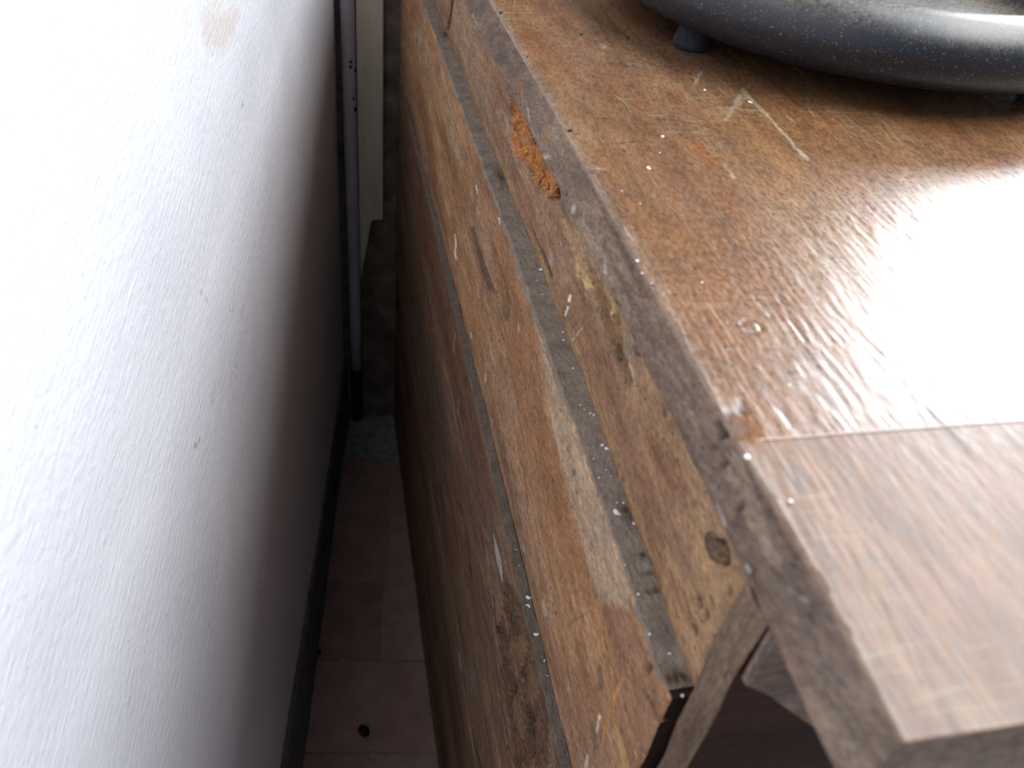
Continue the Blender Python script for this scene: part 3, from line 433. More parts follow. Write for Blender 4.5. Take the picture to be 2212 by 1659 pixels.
def link(name, me, parent=None, mat=None):
    o = bpy.data.objects.new(name, me)
    scene.collection.objects.link(o)
    if mat: me.materials.append(mat)
    if parent:
        o.parent = parent
        o.matrix_parent_inverse = Matrix.Translation(-Vector(parent.location)) if parent.type == 'EMPTY' else Matrix.Identity(4)
    return o

def grid(name, P, col=None, alpha=None, back=None, mat=None, parent=None, smooth=True, sidemat=None):
    """height-field skin P[nu,nv,3], with side walls down to a flat back"""
    nu, nv = P.shape[:2]
    idx = np.arange(nu * nv).reshape(nu, nv)
    quads = np.stack([idx[:-1, :-1], idx[1:, :-1], idx[1:, 1:], idx[:-1, 1:]], -1).reshape(-1, 4)
    verts = P.reshape(-1, 3)
    loop = np.concatenate([idx[:, 0], idx[-1, 1:], idx[-2::-1, -1], idx[0, -2:0:-1]])
    extra = 0
    if back is not None:
        B = back(verts[loop]); n0 = len(verts); m = len(loop)
        verts = np.concatenate([verts, B]); b = n0 + np.arange(m)
        side = np.stack([loop, b, np.roll(b, -1), np.roll(loop, -1)], -1)[:, ::-1]
        side = np.stack([np.roll(loop, -1), np.roll(b, -1), b, loop], -1)[:, ::-1]
        quads = np.concatenate([quads, side])
        cor = [n0, n0 + nu - 1, n0 + nu - 1 + nv - 1, n0 + 2 * (nu - 1) + nv - 1]
        quads = np.concatenate([quads, [cor[::-1]]])
        extra = m
    me = bpy.data.meshes.new(name)
    me.vertices.add(len(verts)); me.vertices.foreach_set('co', verts.astype(np.float32).ravel())
    me.loops.add(len(quads) * 4); me.loops.foreach_set('vertex_index', quads.astype(np.int32).ravel())
    me.polygons.add(len(quads)); me.polygons.foreach_set('loop_start', np.arange(0, len(quads) * 4, 4, dtype=np.int32))
    sm = np.zeros(len(quads), bool)
    if smooth: sm[:(nu - 1) * (nv - 1)] = True
    me.polygons.foreach_set('use_smooth', sm)
    if col is not None:
        at = me.color_attributes.new('wear', 'FLOAT_COLOR', 'POINT')
        full = np.zeros((len(verts), 4), np.float32)
        full[:nu * nv, :3] = col.reshape(-1, 3); full[:nu * nv, 3] = alpha.ravel()
        at.data.foreach_set('color', full.ravel())
    me.update(calc_edges=True)
    o = link(name, me, parent, mat)
    if sidemat:
        me.materials.append(sidemat)
        mi = np.ones(len(quads), np.int32); mi[:(nu - 1) * (nv - 1)] = 0
        me.polygons.foreach_set('material_index', mi)
    return o

def box(name, lo, hi, mat, parent=None, bev=.001, rot=0.0):
    bm = bmesh.new()
    bmesh.ops.create_cube(bm, size=1)
    for v in bm.verts:
        v.co = Vector([(lo[i] + hi[i]) / 2 + v.co[i] * (hi[i] - lo[i]) for i in range(3)])
    if bev: bmesh.ops.bevel(bm, geom=list(bm.edges), offset=bev, segments=2, affect='EDGES', profile=.6)
    if rot: bmesh.ops.rotate(bm, verts=bm.verts, matrix=Matrix.Rotation(rot, 3, 'Z'))
    me = bpy.data.meshes.new(name); bm.to_mesh(me); bm.free()
    return link(name, me, parent, mat)

def tag(o, label=None, cat=None, group=None, kind=None):
    if label: o['label'] = label
    if cat: o['category'] = cat
    if group: o['group'] = group
    if kind: o['kind'] = kind
    return o

def tf(x, y, z):
    """room frame (along the white wall) to the chest's frame; works on arrays"""
    c, s = math.cos(AL), math.sin(AL)
    return np.stack(np.broadcast_arrays(x * c - y * s, x * s + y * c, z), -1)

# ------------------------------------------------------------------ materials
class NT:
    def __init__(s, name):
        s.m = bpy.data.materials.new(name); s.m.use_nodes = True
        s.t = s.m.node_tree; s.b = s.t.nodes['Principled BSDF']
        s.geo = s.t.nodes.new('ShaderNodeNewGeometry')
    def n(s, typ, **kw):
        x = s.t.nodes.new(typ)
        for k, v in kw.items(): setattr(x, k, v)
        return x
    def l(s, a, b): s.t.links.new(a, b)
    def coord(s, sc, rotz=0.0, rot=None):
        m = s.n('ShaderNodeMapping'); m.inputs['Scale'].default_value = sc
        if rotz or rot:
            r = s.n('ShaderNodeVectorRotate', rotation_type='EULER_XYZ'); r.inputs['Rotation'].default_value = rot or (0, 0, rotz)
            s.l(s.geo.outputs['Position'], r.inputs['Vector']); s.l(r.outputs[0], m.inputs['Vector'])
        else: s.l(s.geo.outputs['Position'], m.inputs['Vector'])
        return m.outputs[0]
    def noise(s, vec, scale, detail=4, rough=.55, dist=0):
        x = s.n('ShaderNodeTexNoise'); s.l(vec, x.inputs['Vector'])
        x.inputs['Scale'].default_value = scale; x.inputs['Detail'].default_value = detail
        x.inputs['Roughness'].default_value = rough; x.inputs['Distortion'].default_value = dist
        return x.outputs['Fac']
    def ramp(s, fac, stops):
        r = s.n('ShaderNodeValToRGB'); s.l(fac, r.inputs[0]); e = r.color_ramp.elements
        while len(e) < len(stops): e.new(.5)
        for k, (p, c) in enumerate(stops):
            e[k].position = p; e[k].color = c if len(c) == 4 else (*c, 1)
        return r.outputs[0]
    def lev(s, fac, lo, hi, a=0.0, b=1.0):
        r = s.n('ShaderNodeMapRange', interpolation_type='SMOOTHSTEP'); s.l(fac, r.inputs[0])
        for k, v in zip((1, 2, 3, 4), (lo, hi, a, b)): r.inputs[k].default_value = v
        return r.outputs[0]
    def mix(s, fac, a, b, mode='MIX'):
        x = s.n('ShaderNodeMix', data_type='RGBA', blend_type=mode)
        for sock, v in ((x.inputs[0], fac), (x.inputs[6], a), (x.inputs[7], b)):
            if hasattr(v, 'is_output'): s.l(v, sock)
            else: sock.default_value = v
        return x.outputs[2]
    def math(s, op, a, b=0.0, c=0.0, clamp=False):
        x = s.n('ShaderNodeMath', operation=op, use_clamp=clamp)
        for k, v in enumerate((a, b, c)):
            if hasattr(v, 'is_output'): s.l(v, x.inputs[k])
            else: x.inputs[k].default_value = v
        return x.outputs[0]
    def bump(s, hts):
        prev = None
        for h, dist, st in hts:
            x = s.n('ShaderNodeBump'); x.inputs['Distance'].default_value = dist; x.inputs['Strength'].default_value = st
            s.l(h, x.inputs['Height'])
            if prev: s.l(prev, x.inputs['Normal'])
            prev = x.outputs[0]
        s.l(prev, s.b.inputs['Normal'])
    def wear(s, base):
        at = s.n('ShaderNodeAttribute', attribute_name='wear')
        n = s.noise(s.coord((1, .5, 1)), 700, 3, .6)
        f = s.math('MULTIPLY_ADD', s.math('SUBTRACT', n, .5), .9, at.outputs['Alpha'])
        f = s.mix(s.math('GREATER_THAN', at.outputs['Alpha'], .02), (0, 0, 0, 1), f)
        g = s.math('MULTIPLY', at.outputs['Alpha'], s.math('ADD', .55, s.math('MULTIPLY', s.lev(n, .3, .6), .45)), clamp=True)
        return s.mix(g, base, at.outputs['Color']), at

def wood(name, gain, dark, mid, light, dust, dust_amt=.4, rough=.75, spec=.25, band=14, axis=1, fib=.15, rotx=0.0, wear=True, speck=.45, bmp=1.0, scr=False):
    t = NT(name)
    k = [1.0, 1.0, 1.0]; k[axis] = .17
    k2 = [1.0, 1.0, 1.0]; k2[axis] = .09
    rot = (rotx, 0, 0)
    c1 = t.coord(tuple(k), rot=rot); c2 = t.coord(tuple(k2), rot=rot); c0 = t.coord((1, 1, 1))
    kh = [1.0, 1.0, 1.0]; kh[axis] = .35
    cd = t.coord(tuple(kh), rot=rot)
    n1 = t.noise(c1, band, 7, .62, .8)
    col = t.ramp(n1, [(.30, rgba(dark, gain)), (.47, rgba(mid, gain)), (.66, rgba(light, gain))])
    n2 = t.noise(c2, band * 14, 5, .65)
    f = t.lev(n2, .3, .7, 1 - fib, 1 + fib)
    x = t.n('ShaderNodeMix', data_type='RGBA', blend_type='MULTIPLY'); x.inputs[0].default_value = 1
    cmb = t.n('ShaderNodeCombineColor')
    for q in range(3): t.l(f, cmb.inputs[q])
    t.l(col, x.inputs[6]); t.l(cmb.outputs[0], x.inputs[7]); col = x.outputs[2]
    nd = t.noise(cd, 11, 6, .68, .4)
    nf = t.noise(cd, 240, 4, .7)
    df = t.math('MULTIPLY', t.lev(nd, .40, .68), t.math('MULTIPLY', t.lev(nf, .28, .62), dust_amt))
    col = t.mix(df, col, rgba(dust, gain))
    ng = t.noise(cd, 640, 4, .75)
    nm = t.noise(cd, 95, 6, .78)
    gr = t.math('MULTIPLY', t.lev(ng, .30, .70, 1 - speck * .9, 1 + speck * .75), t.lev(nm, .30, .70, .72, 1.26))
    cm = t.n('ShaderNodeCombineColor')
    for q in range(3): t.l(gr, cm.inputs[q])
    if wear: col, at = t.wear(col)
    x2 = t.n('ShaderNodeMix', data_type='RGBA', blend_type='MULTIPLY'); x2.inputs[0].default_value = 1
    t.l(col, x2.inputs[6]); t.l(cm.outputs[0], x2.inputs[7]); col = x2.outputs[2]
    sp = t.lev(t.noise(t.coord((1, .6, 1)), 330, 2, .5), .66, .74)       # dark specks, worm dirt
    col = t.mix(t.math('MULTIPLY', sp, speck * 1.6, clamp=True), col, rgba([q * .42 for q in dark], gain))
    wh = t.lev(t.noise(t.coord((1, 1, 1)), 610, 2, .5), .735, .78)       # pale flecks
    col = t.mix(t.math('MULTIPLY', wh, speck * .9, clamp=True), col, rgba((205, 190, 165), gain))
    if scr:                                                             # fine scratches across and along the board
        for sc, ro, q in (((9, 420, 1), .04, .62), ((14, 330, 1), -.10, .63), ((420, 12, 1), .22, .63), ((380, 9, 1), -.05, .63)):
            ns = t.noise(t.coord(sc, ro), 1.0, 3, .55)
            msk = t.lev(t.noise(t.coord((1, 1, 1)), 17, 4, .6), .48, .62)
            col = t.mix(t.math('MULTIPLY', t.lev(ns, q - .05, q + .03), t.math('MULTIPLY', msk, .34)), col, rgba((206, 178, 140), gain))
    t.l(col, t.b.inputs['Base Color'])
    r = t.lev(ng, .3, .7, rough - .08, rough + .1)
    t.l(r, t.b.inputs['Roughness'])
    t.b.inputs['Specular IOR Level'].default_value = spec
    t.bump([(n1, .0012, .25 * bmp), (n2, .0006, .35 * bmp), (ng, .0005, .5 * bmp)])
    return t.m

def plain(name, c, rough=.8, spec=.3, gain=1.0, var=.12, sc=60, bumpd=.0005, metal=0.0):
    t = NT(name)
    n = t.noise(t.coord((1, 1, 1)), sc, 5, .6)
    col = t.ramp(n, [(.3, rgba([q * (1 - var) for q in c], gain)), (.7, rgba([min(255, q * (1 + var)) for q in c], gain))])
    t.l(col, t.b.inputs['Base Color'])
    t.b.inputs['Roughness'].default_value = rough
    t.b.inputs['Specular IOR Level'].default_value = spec
    t.b.inputs['Metallic'].default_value = metal
    t.bump([(n, bumpd, .5)])
    return t.m

G_PLANK, G_RAIL, G_TOP, G_EDGE, G_WALL = 1.5, 1.1, .48, 1.12, .98
M_plank = wood('plank_wood', G_PLANK, (104, 72, 50), (136, 98, 66), (156, 118, 84), (150, 130, 116), .62)
M_low = wood('lower_plank_wood', 1.4, (84, 60, 46), (112, 84, 64), (132, 102, 78), (124, 108, 96), .45, band=18)
M_rail = wood('rail_wood', G_RAIL, (112, 80, 60), (141, 106, 80), (157, 122, 92), (152, 134, 118), .5)
M_edge = wood('edge_wood', G_EDGE, (84, 68, 60), (112, 92, 78), (134, 112, 92), (134, 120, 110), .5, band=16, rotx=.35)
M_top = wood('top_wood', G_TOP, (124, 72, 40), (158, 104, 62), (174, 126, 80), (168, 146, 126), .4, rough=.31, spec=1.0, band=11, fib=.07, speck=.36, bmp=.3, scr=True)
M_cleat = wood('end_cleat_wood', G_TOP, (128, 80, 52), (156, 110, 76), (172, 130, 94), (160, 136, 122), .4, rough=.47, spec=.6, band=11, fib=.07, speck=.36, bmp=.3, scr=True)
M_end = wood('end_grain_wood', G_RAIL, (92, 72, 58), (114, 92, 74), (132, 108, 86), (124, 108, 94), .4, axis=2, wear=False)
M_brk = wood('worn_bracket_wood', 1.5, (84, 68, 60), (104, 84, 70), (124, 98, 78), (98, 92, 92), .5, axis=0, wear=False)
M_side = wood('varnished_wood', .55, (54, 28, 24), (72, 38, 32), (90, 50, 40), (80, 58, 54), .1, rough=.6, spec=.12, axis=0, wear=False, speck=.12)
M_inside = plain('shade_dark_wood', (50, 36, 28), .9, .1)  # dark colour stands in for shade on the plank ends in the slot
M_orange = plain('bare_rotten_wood', (178, 114, 62), .9, .1, 1.2, .4, 600)
M_dust = None

def dust_material(name, g):
    t = NT(name)
    c = t.coord((1, 1, 1))
    n = t.noise(c, 90, 6, .7); n2 = t.noise(t.coord((1, 1.6, 1)), 620, 4, .75); n3 = t.noise(c, 28, 3, .5)
    col = t.ramp(n, [(.3, rgba((116, 104, 92), g)), (.5, rgba((134, 121, 108), g)), (.7, rgba((148, 136, 124), g))])
    at = t.n('ShaderNodeAttribute', attribute_name='wear')
    col = t.mix(at.outputs['Alpha'], col, at.outputs['Color'])
    dk = t.math('MULTIPLY', t.lev(n2, .55, .68), .6)
    col = t.mix(dk, col, rgba((70, 58, 48), g))
    wh = t.math('MULTIPLY', t.lev(n2, .36, .27), .35)
    col = t.mix(wh, col, rgba((176, 166, 154), g))
    t.l(col, t.b.inputs['Base Color']); t.b.inputs['Roughness'].default_value = 1
    t.b.inputs['Specular IOR Level'].default_value = .02
    t.bump([(n2, .0016, 1), (n, .003, .7)])
    return t.m
M_dust = dust_material('grey_dust', 1.55)
M_dust2 = dust_material('brown_dust', 1.0)

def wall_material():
    t = NT('white_limewash')
    c = t.coord((1, 1, 1), rot=(0, 0, -AL))
    st = t.coord((1, .09, 1), rot=(-.29, 0, 0))
    n1 = t.noise(st, 400, 5, .65); n2 = t.noise(c, 8, 4, .5); n3 = t.noise(c, 160, 4, .6)
    col = t.ramp(n2, [(.3, rgba((226, 226, 232), G_WALL)), (.7, rgba((236, 236, 240), G_WALL))])
    at = t.n('ShaderNodeAttribute', attribute_name='wear')
    col = t.mix(at.outputs['Alpha'], col, at.outputs['Color'])
    sp = t.lev(t.noise(c, 130, 2, .5), .76, .80)
    col = t.mix(t.math('MULTIPLY', sp, .5), col, rgba((120, 118, 120)))
    t.l(col, t.b.inputs['Base Color']); t.b.inputs['Roughness'].default_value = .85
    t.b.inputs['Specular IOR Level'].default_value = .2
    t.bump([(n2, .02, .12), (n1, .0014, .75), (n3, .0016, .5)])
    return t.m
M_wall = wall_material()
M_stone = plain('rough_masonry', (104, 92, 82), .95, .1, 1, .25, 30, .004)
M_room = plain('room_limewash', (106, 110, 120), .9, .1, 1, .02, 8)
M_floor = plain('cement_grout', (140, 136, 134), .95, .1, 1, .15, 80)
M_skirt = plain('dark_grey_skirting_paint', (96, 96, 104), .7, .3, 1, .15, 40)
M_pipe = plain('grey_pipe_paint', (176, 176, 184), .5, .4, 1, .06, 30)
M_black = plain('black_sleeve', (26, 27, 30), .6, .4)
M_crumb = plain('white_plaster', (238, 234, 224), .9, .2, 1.05, .05, 900)
M_seed = plain('dark_pellet', (34, 24, 20), .7, .3)
M_pebble = plain('dark_pebble', (18, 18, 19), .8, .3)
M_rubber = plain('black_rubber', (38, 40, 46), .8, .3, 1, .25, 300)

def tile_material():
    t = NT('terracotta_tile')
    c = t.coord((1, 1, 1)); n = t.noise(c, 22, 6, .6); n2 = t.noise(c, 300, 3, .6)
    oi = t.n('ShaderNodeObjectInfo')
    col = t.ramp(n, [(.3, rgba((138, 112, 104))), (.52, rgba((156, 126, 114))), (.72, rgba((160, 138, 128)))])
    hv = t.n('ShaderNodeHueSaturation'); t.l(t.lev(oi.outputs['Random'], 0, 1, .85, 1.15), hv.inputs['Value']); t.l(col, hv.inputs['Color'])
    t.l(hv.outputs[0], t.b.inputs['Base Color']); t.b.inputs['Roughness'].default_value = .75
    t.b.inputs['Specular IOR Level'].default_value = .2
    t.bump([(n2, .0005, .4)])
    return t.m
M_tile = tile_material()

def cream_material():
    t = NT('cream_board_paint')
    c = t.coord((1, 1, .12)); n = t.noise(c, 60, 5, .6); n2 = t.noise(t.coord((1, 1, .5)), 26, 4, .6)
    col = t.ramp(n, [(.3, rgba((188, 178, 156))), (.7, rgba((212, 204, 184)))])
    col = t.mix(t.math('MULTIPLY', t.lev(n2, .55, .75), .55), col, rgba((150, 126, 102)))
    t.l(col, t.b.inputs['Base Color']); t.b.inputs['Roughness'].default_value = .7
    t.bump([(n, .0006, .4)])
    return t.m
M_cream = cream_material()

def enamel_material():
    t = NT('dusty_black_enamel')
    c = t.coord((1, 1, 1)); n = t.noise(c, 26, 5, .6); n2 = t.noise(c, 420, 3, .7); n3 = t.noise(t.coord((1, .35, 1), .6), 760, 3, .6)
    # dust lies on the upward faces
    sx = t.n('ShaderNodeSeparateXYZ'); t.l(t.geo.outputs['Normal'], sx.inputs[0])
    up = t.lev(sx.outputs[2], .22, .95)
    df = t.math('MULTIPLY', up, t.math('MULTIPLY', t.lev(n, .3, .62, .25, 1), t.lev(n2, .3, .65, .25, .75)))
    col = t.mix(df, rgba((26, 28, 35)), rgba((124, 114, 98)))
    fl = t.math('MULTIPLY', t.lev(n3, .60, .70), .42)
    col = t.mix(fl, col, rgba((150, 146, 138)))
    t.l(col, t.b.inputs['Base Color'])
    t.l(t.lev(n2, .3, .7, .34, .5), t.b.inputs['Roughness'])
    t.b.inputs['Specular IOR Level'].default_value = .5
    t.bump([(n2, .0003, .3)])
    return t.m
M_enamel = enamel_material()

# ------------------------------------------------------------------ the setting
# white wall on the left, a slightly uneven plaster skin
yy = np.concatenate([np.arange(-1.6, 0, .08), np.arange(0, 1.26, .004), [1.30]])
zz = np.concatenate([np.arange(0, 1.10, .004), np.arange(1.10, 2.45, .06)])
U, V = np.meshgrid(yy, zz, indexing='ij')
wc, wa, wd = paint(WALL, U, V, G_WALL)
xw = -.1435 + .006 * (fbm(U * 2.2, V * 1.6, 3, 3) - .45) + .0016 * (fbm(U * 26, V * 9, 8, 3) - .45) + .0045 * np.clip((V - .2) / .5, 0, 1) * np.clip((U - .9) / .3, 0, 1) + .25 * wd
grid('wall_left', tf(xw, U, V)[::-1], wc[::-1], wa[::-1], lambda B: B - np.array([.12, 0, 0]), M_wall)['kind'] = 'structure'
# end wall behind pipe and board, of rough masonry, with the window further right
yb = np.concatenate([np.arange(-.30, .12, .006), [.3, .84]]); zb = np.concatenate([np.arange(0, .9, .006), np.arange(.9, 2.65, .1)])
U, V = np.meshgrid(yb, zb, indexing='ij')
yv = 1.212 + .012 * (fbm(U * 22, V * 18, 21, 4) - .45) - .02 * np.clip((.16 - V) / .16, 0, 1) * fbm(U * 14, V * 10, 5, 3)
yv = np.where(U > .2, 1.212, yv)
wb = grid('wall_back', tf(U, yv, V), None, None, lambda B: B + np.array([0, .15, 0]), M_stone); wb['kind'] = 'structure'
for lo, hi in (((.84, 1.212, 0), (2.3, 1.36, 1.25)), ((.84, 1.212, 2.2), (2.3, 1.36, 2.65)), ((2.3, 1.212, 0), (2.9, 1.36, 2.65))):
    box('wall_back', lo, hi, M_room, None, 0, AL)['kind'] = 'structure'
wn = box('window_1', (.84, 1.27, 1.25), (.89, 1.31, 2.2), M_cream, None, .004, AL); wn['kind'] = 'structure'
for lo, hi in (((2.25, 1.27, 1.25), (2.3, 1.31, 2.2)), ((.89, 1.27, 1.25), (2.25, 1.31, 1.3)), ((.89, 1.27, 2.15), (2.25, 1.31, 2.2)), ((1.60, 1.27, 1.3), (1.64, 1.31, 2.15))):
    box('frame_bar', lo, hi, M_cream, wn, .004, AL)
box('wall_right', (2.8, -1.7, 0), (2.92, 1.3, 2.65), M_room, None, 0, AL)['kind'] = 'structure'
box('wall_front', (-.3, -1.72, 0), (2.9, -1.6, 2.65), M_room, None, 0, AL)['kind'] = 'structure'
for lo, hi in (((-.35, -1.75, 2.6), (3.0, -.85, 2.7)), ((-.35, 1.2, 2.6), (3.0, 1.5, 2.7)), ((-.35, -.85, 2.6), (.68, 1.2, 2.7)), ((2.2, -.85, 2.6), (3.0, 1.2, 2.7))):
    box('ceiling', lo, hi, M_room, None, 0, AL)['kind'] = 'structure'
# floor: grout bed with terracotta tiles as parts
fl = box('floor', (-.9, -1.6, -.10), (3.1, 2.4, -.0025), M_floor, None, 0)
fl['kind'] = 'structure'
rt = random.Random(4)
def tile(ix0, ix1, iy0, iy1):
    g = .0018
    x0, x1 = ix0 * W + TX0 + g, ix1 * W + TX0 - g; y0, y1 = iy0 * W + TY0 + g, iy1 * W + TY0 - g
    x0 = max(x0, -.146)
    if x1 - x0 < .01: return
    o = box('tile', (x0, y0, -.012), (x1, y1, rt.uniform(-.0004, .0004)), M_tile, fl, .0012, AL)
tile(-1, 1, -1, 0)
for r in (-2, -4, -6):
    for k in (-2, 0, 2, 4): tile(k, k + 2, r, r + 1)
for r in (-3, -5):
    for k in (-1, 1, 3): tile(k, k + 2, r, r + 1)
tile(1, 3, -1, 0)
tile(-1, 0, 0, 1); tile(-1, 0, 1, 3); tile(0, 1, 0, 2); tile(0, 1, 2, 3.0); tile(1, 2, 0, 1); tile(1, 2, 1, 3); tile(2, 3, 0, 2)
# cement patch that fills the last strip before the end wall
yp = np.arange(-.145, .06, .004); yq = np.arange(1.097, 1.215, .004)
U, V = np.meshgrid(yp, yq, indexing='ij')
zz_ = .001 + .010 * np.clip((V - 1.12) / .09, 0, 1) * fbm(U * 30, V * 26, 9, 4) + .002 * (fbm(U * 90, V * 90, 12, 3) - .4)
cp = grid('cement_patch', tf(U, V, zz_), None, None, lambda B: np.c_[B[:, :2], np.full(len(B), -.006)], M_floor, fl)
# dark skirting along the wall
yb = np.arange(-1.6, 1.215, .02); prof = np.array([(-.150, .138), (-.1395, .1375), (-.1375, .132), (-.1370, .07), (-.1368, .012), (-.1355, .0), (-.150, 0)])
U, K = np.meshgrid(yb, np.arange(len(prof)), indexing='ij')
wob = .003 * (vnoise(U * 5, K * 0, 31) - .5)
grid('baseboard_left', tf(prof[K, 0] + wob, U, prof[K, 1] + wob * 2), None, None, None, M_skirt, smooth=False)['kind'] = 'structure'

# ------------------------------------------------------------------ the chest
chest = bpy.data.objects.new('wooden_chest', None)
scene.collection.objects.link(chest)
chest.location = (.42, .66, 0)
tag(chest, 'old brown wooden chest with worn scratched top and rough plank back beside white wall', 'chest')

def ip(Y, xs, ys): return np.interp(Y, xs, ys)
KT, TH = .925, .0283              # top: scale of its outline figures, thickness
def XA(Y): return KT * ip(Y / KT, [.05, .130, .190, .289, .468, .635, 1.2], [.1292, .1297, .1290, .1293, .1288, .1266, .1235])
def XB(Y): return KT * ip(Y / KT, [.05, .095, .165, .227, .313, .508, .715, 1.2], [.1270, .1277, .1299, .1303, .1294, .1284, .1256, .1222])
def XC(Y): return ip(Y, [.1, .146, .239, .325, .475, .652, .972, 1.2], [.1290, .1294, .1314, .134, .1337, .1325, .1314, .1300])
def XD(Y): return ip(Y, [.1, .140, .212, .486, .725, .970, 1.2], [.1180, .1183, .1188, .1203, .1194, .1177, .1165])
YEND = 1.195

# --- top board: one skin that runs over the top, round the arris and down the edge
def top_skin(name, y0, y1, dy, mat):
    ys = np.arange(y0, y1 + dy * .5, dy)
    s = np.concatenate([np.arange(-TH, .02, .0007), np.arange(.02, .32, .0009), np.arange(.32, .58, .006)])
    U, S = np.meshgrid(ys, s, indexing='ij')
    r = .0022
    ct, at_, dt = paint(TOP, U, np.where(S > 0, S, -1), G_TOP)
    ce, ae, de = paint(EDGE, U, np.where(S <= 0, S, 9), G_EDGE)
    on = S > 0
    col = np.where(on[..., None], ct, ce); al = np.where(on, at_, ae); dep = np.where(on, dt, de)
    if not hasattr(top_skin, 'e'): top_skin.e = 1
    # worn arris
    wear = r * (.6 + 1.6 * vnoise(U * 60, S * 0 + 2, 71) * vnoise(U * 17, S * 0, 72))
    rr = wear
    top = S > rr * .785
    ang = np.clip((S / rr) / .785 , -1, 1)
    th = (ang + 1) / 2 * (PI / 2)                              # 0 on the edge face, pi/2 on the top
    xa = XA(U); f = np.clip(-S / TH, 0, 1)
    xe = XA(U) * (1 - f) + XB(U) * f
    X = np.where(S >= rr * .785, xa + S + .0, np.where(S <= -rr * .785, xe, xa + rr - rr * np.cos(th)))
    Z = np.where(S >= rr * .785, ZT, np.where(S <= -rr * .785, ZT + S, ZT - rr + rr * np.sin(th)))
    grain = .00022 * (fbm(U * 14, S * 210, 81, 4) - .45) + .0002 * (vnoise(U * 120, S * 900, 85) - .5)
    low = .0012 * (fbm(U * 5, S * 12, 83, 3) - .45)
    hh = grain + low * on + dep
    eg = .0012 * (fbm(U * 40, S * 160, 91, 4) - .45) + dep
    Z = Z + np.where(on, hh * np.clip(S / .004, 0, 1), 0)
    X = X - np.where(on, 0, eg * np.clip(-S / .003, 0, 1))
    # broken corner at the cleat joint
    br = np.exp(-((U - .1674) / .006) ** 2 - (S / .006) ** 2)
    Z = Z - .0035 * br; X = X + .002 * br
    P = np.stack([X, U, Z], -1)
    # the bare wood of the rounded arris is paler
    ar = np.exp(-((S - .0015) / .0022) ** 2) * .6 * (.4 + vnoise(U * 70, S * 300, 73))
    cc = (lin((176, 152, 130)) * G_TOP).astype(np.float32)
    an = np.clip(ar + al * (1 - ar), 0, 1)
    col = np.where(an[..., None] > 1e-3, (cc * ar[..., None] + col * (al * (1 - ar))[..., None]) / np.maximum(an, 1e-3)[..., None], col)
    P = P[::-1]; col = col[::-1]; an = an[::-1]
    o = grid(name, P, col, an, lambda B: np.c_[np.maximum(B[:, 0], .135), B[:, 1], np.full(len(B), ZT - TH - .0005)], None, chest)
    me = o.data
    me.materials.append(mat); me.materials.append(M_edge)
    nu, nv = P.shape[:2]
    mi = np.zeros((nu - 1, nv - 1), np.int32); mi[:, (s[:-1] + s[1:]) / 2 < -.0004] = 1
    full = np.ones(len(me.polygons), np.int32); full[:mi.size] = mi.ravel()
    me.polygons.foreach_set('material_index', full)
    return o
top_skin('tabletop', .1604, 1.205, .0011, M_top)
top_skin('end_cleat', .066, .1600, .0008, M_cleat)['label'] = 'end cleat across the grain of the top'

# --- plank-like skins on the back
def back_skin(name, feats, y0, y1, z0, z1, dy, dz, fx, gain, mat, seed, rough=.0008, thick=.018, slope=0.0, edge=.0015, tint=None):
    ys = np.arange(y0, y1 + dy * .5, dy); zs = np.arange(z0, z1 + dz * .5, dz)
    U, V = np.meshgrid(ys, zs, indexing='ij')
    c, a, dep = paint(feats, U, V, gain)
    pit = np.clip(-dep * 1000, 0, 3) / 3
    h = rough * (fbm(U * 9, V * 70, seed, 4) - .45) * 2 + .0004 * (fbm(U * 120, V * 700, seed + 7, 3) - .45)
    h = h + dep + pit * .006 * (fbm(U * 160, V * 420, seed + 9, 4) - .45)
    e = np.minimum(np.minimum(V - zs[0], zs[-1] - V), np.minimum(U - ys[0], ys[-1] - U))
    h = h - edge * np.clip(1 - e / .0025, 0, 1) ** 2
    X = fx(U) + slope * (V - z0) - h
    P = np.stack([X, U, V], -1)
    bx = float(fx(np.array([y0, y1])).mean()) + thick + .004
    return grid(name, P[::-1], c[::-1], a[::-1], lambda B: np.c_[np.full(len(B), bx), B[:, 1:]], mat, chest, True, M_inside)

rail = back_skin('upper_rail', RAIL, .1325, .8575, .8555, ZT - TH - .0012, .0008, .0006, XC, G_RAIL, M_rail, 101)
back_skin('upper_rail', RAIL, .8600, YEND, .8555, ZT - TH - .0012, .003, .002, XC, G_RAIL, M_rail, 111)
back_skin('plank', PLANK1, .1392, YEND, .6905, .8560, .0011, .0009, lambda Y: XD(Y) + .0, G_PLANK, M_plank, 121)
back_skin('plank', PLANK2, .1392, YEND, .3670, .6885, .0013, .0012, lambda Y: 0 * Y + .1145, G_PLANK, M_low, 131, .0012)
back_skin('plank', [], .1392, YEND, .0100, .3640, .005, .004, lambda Y: 0 * Y + .1155, G_PLANK, M_low, 141, .0012)

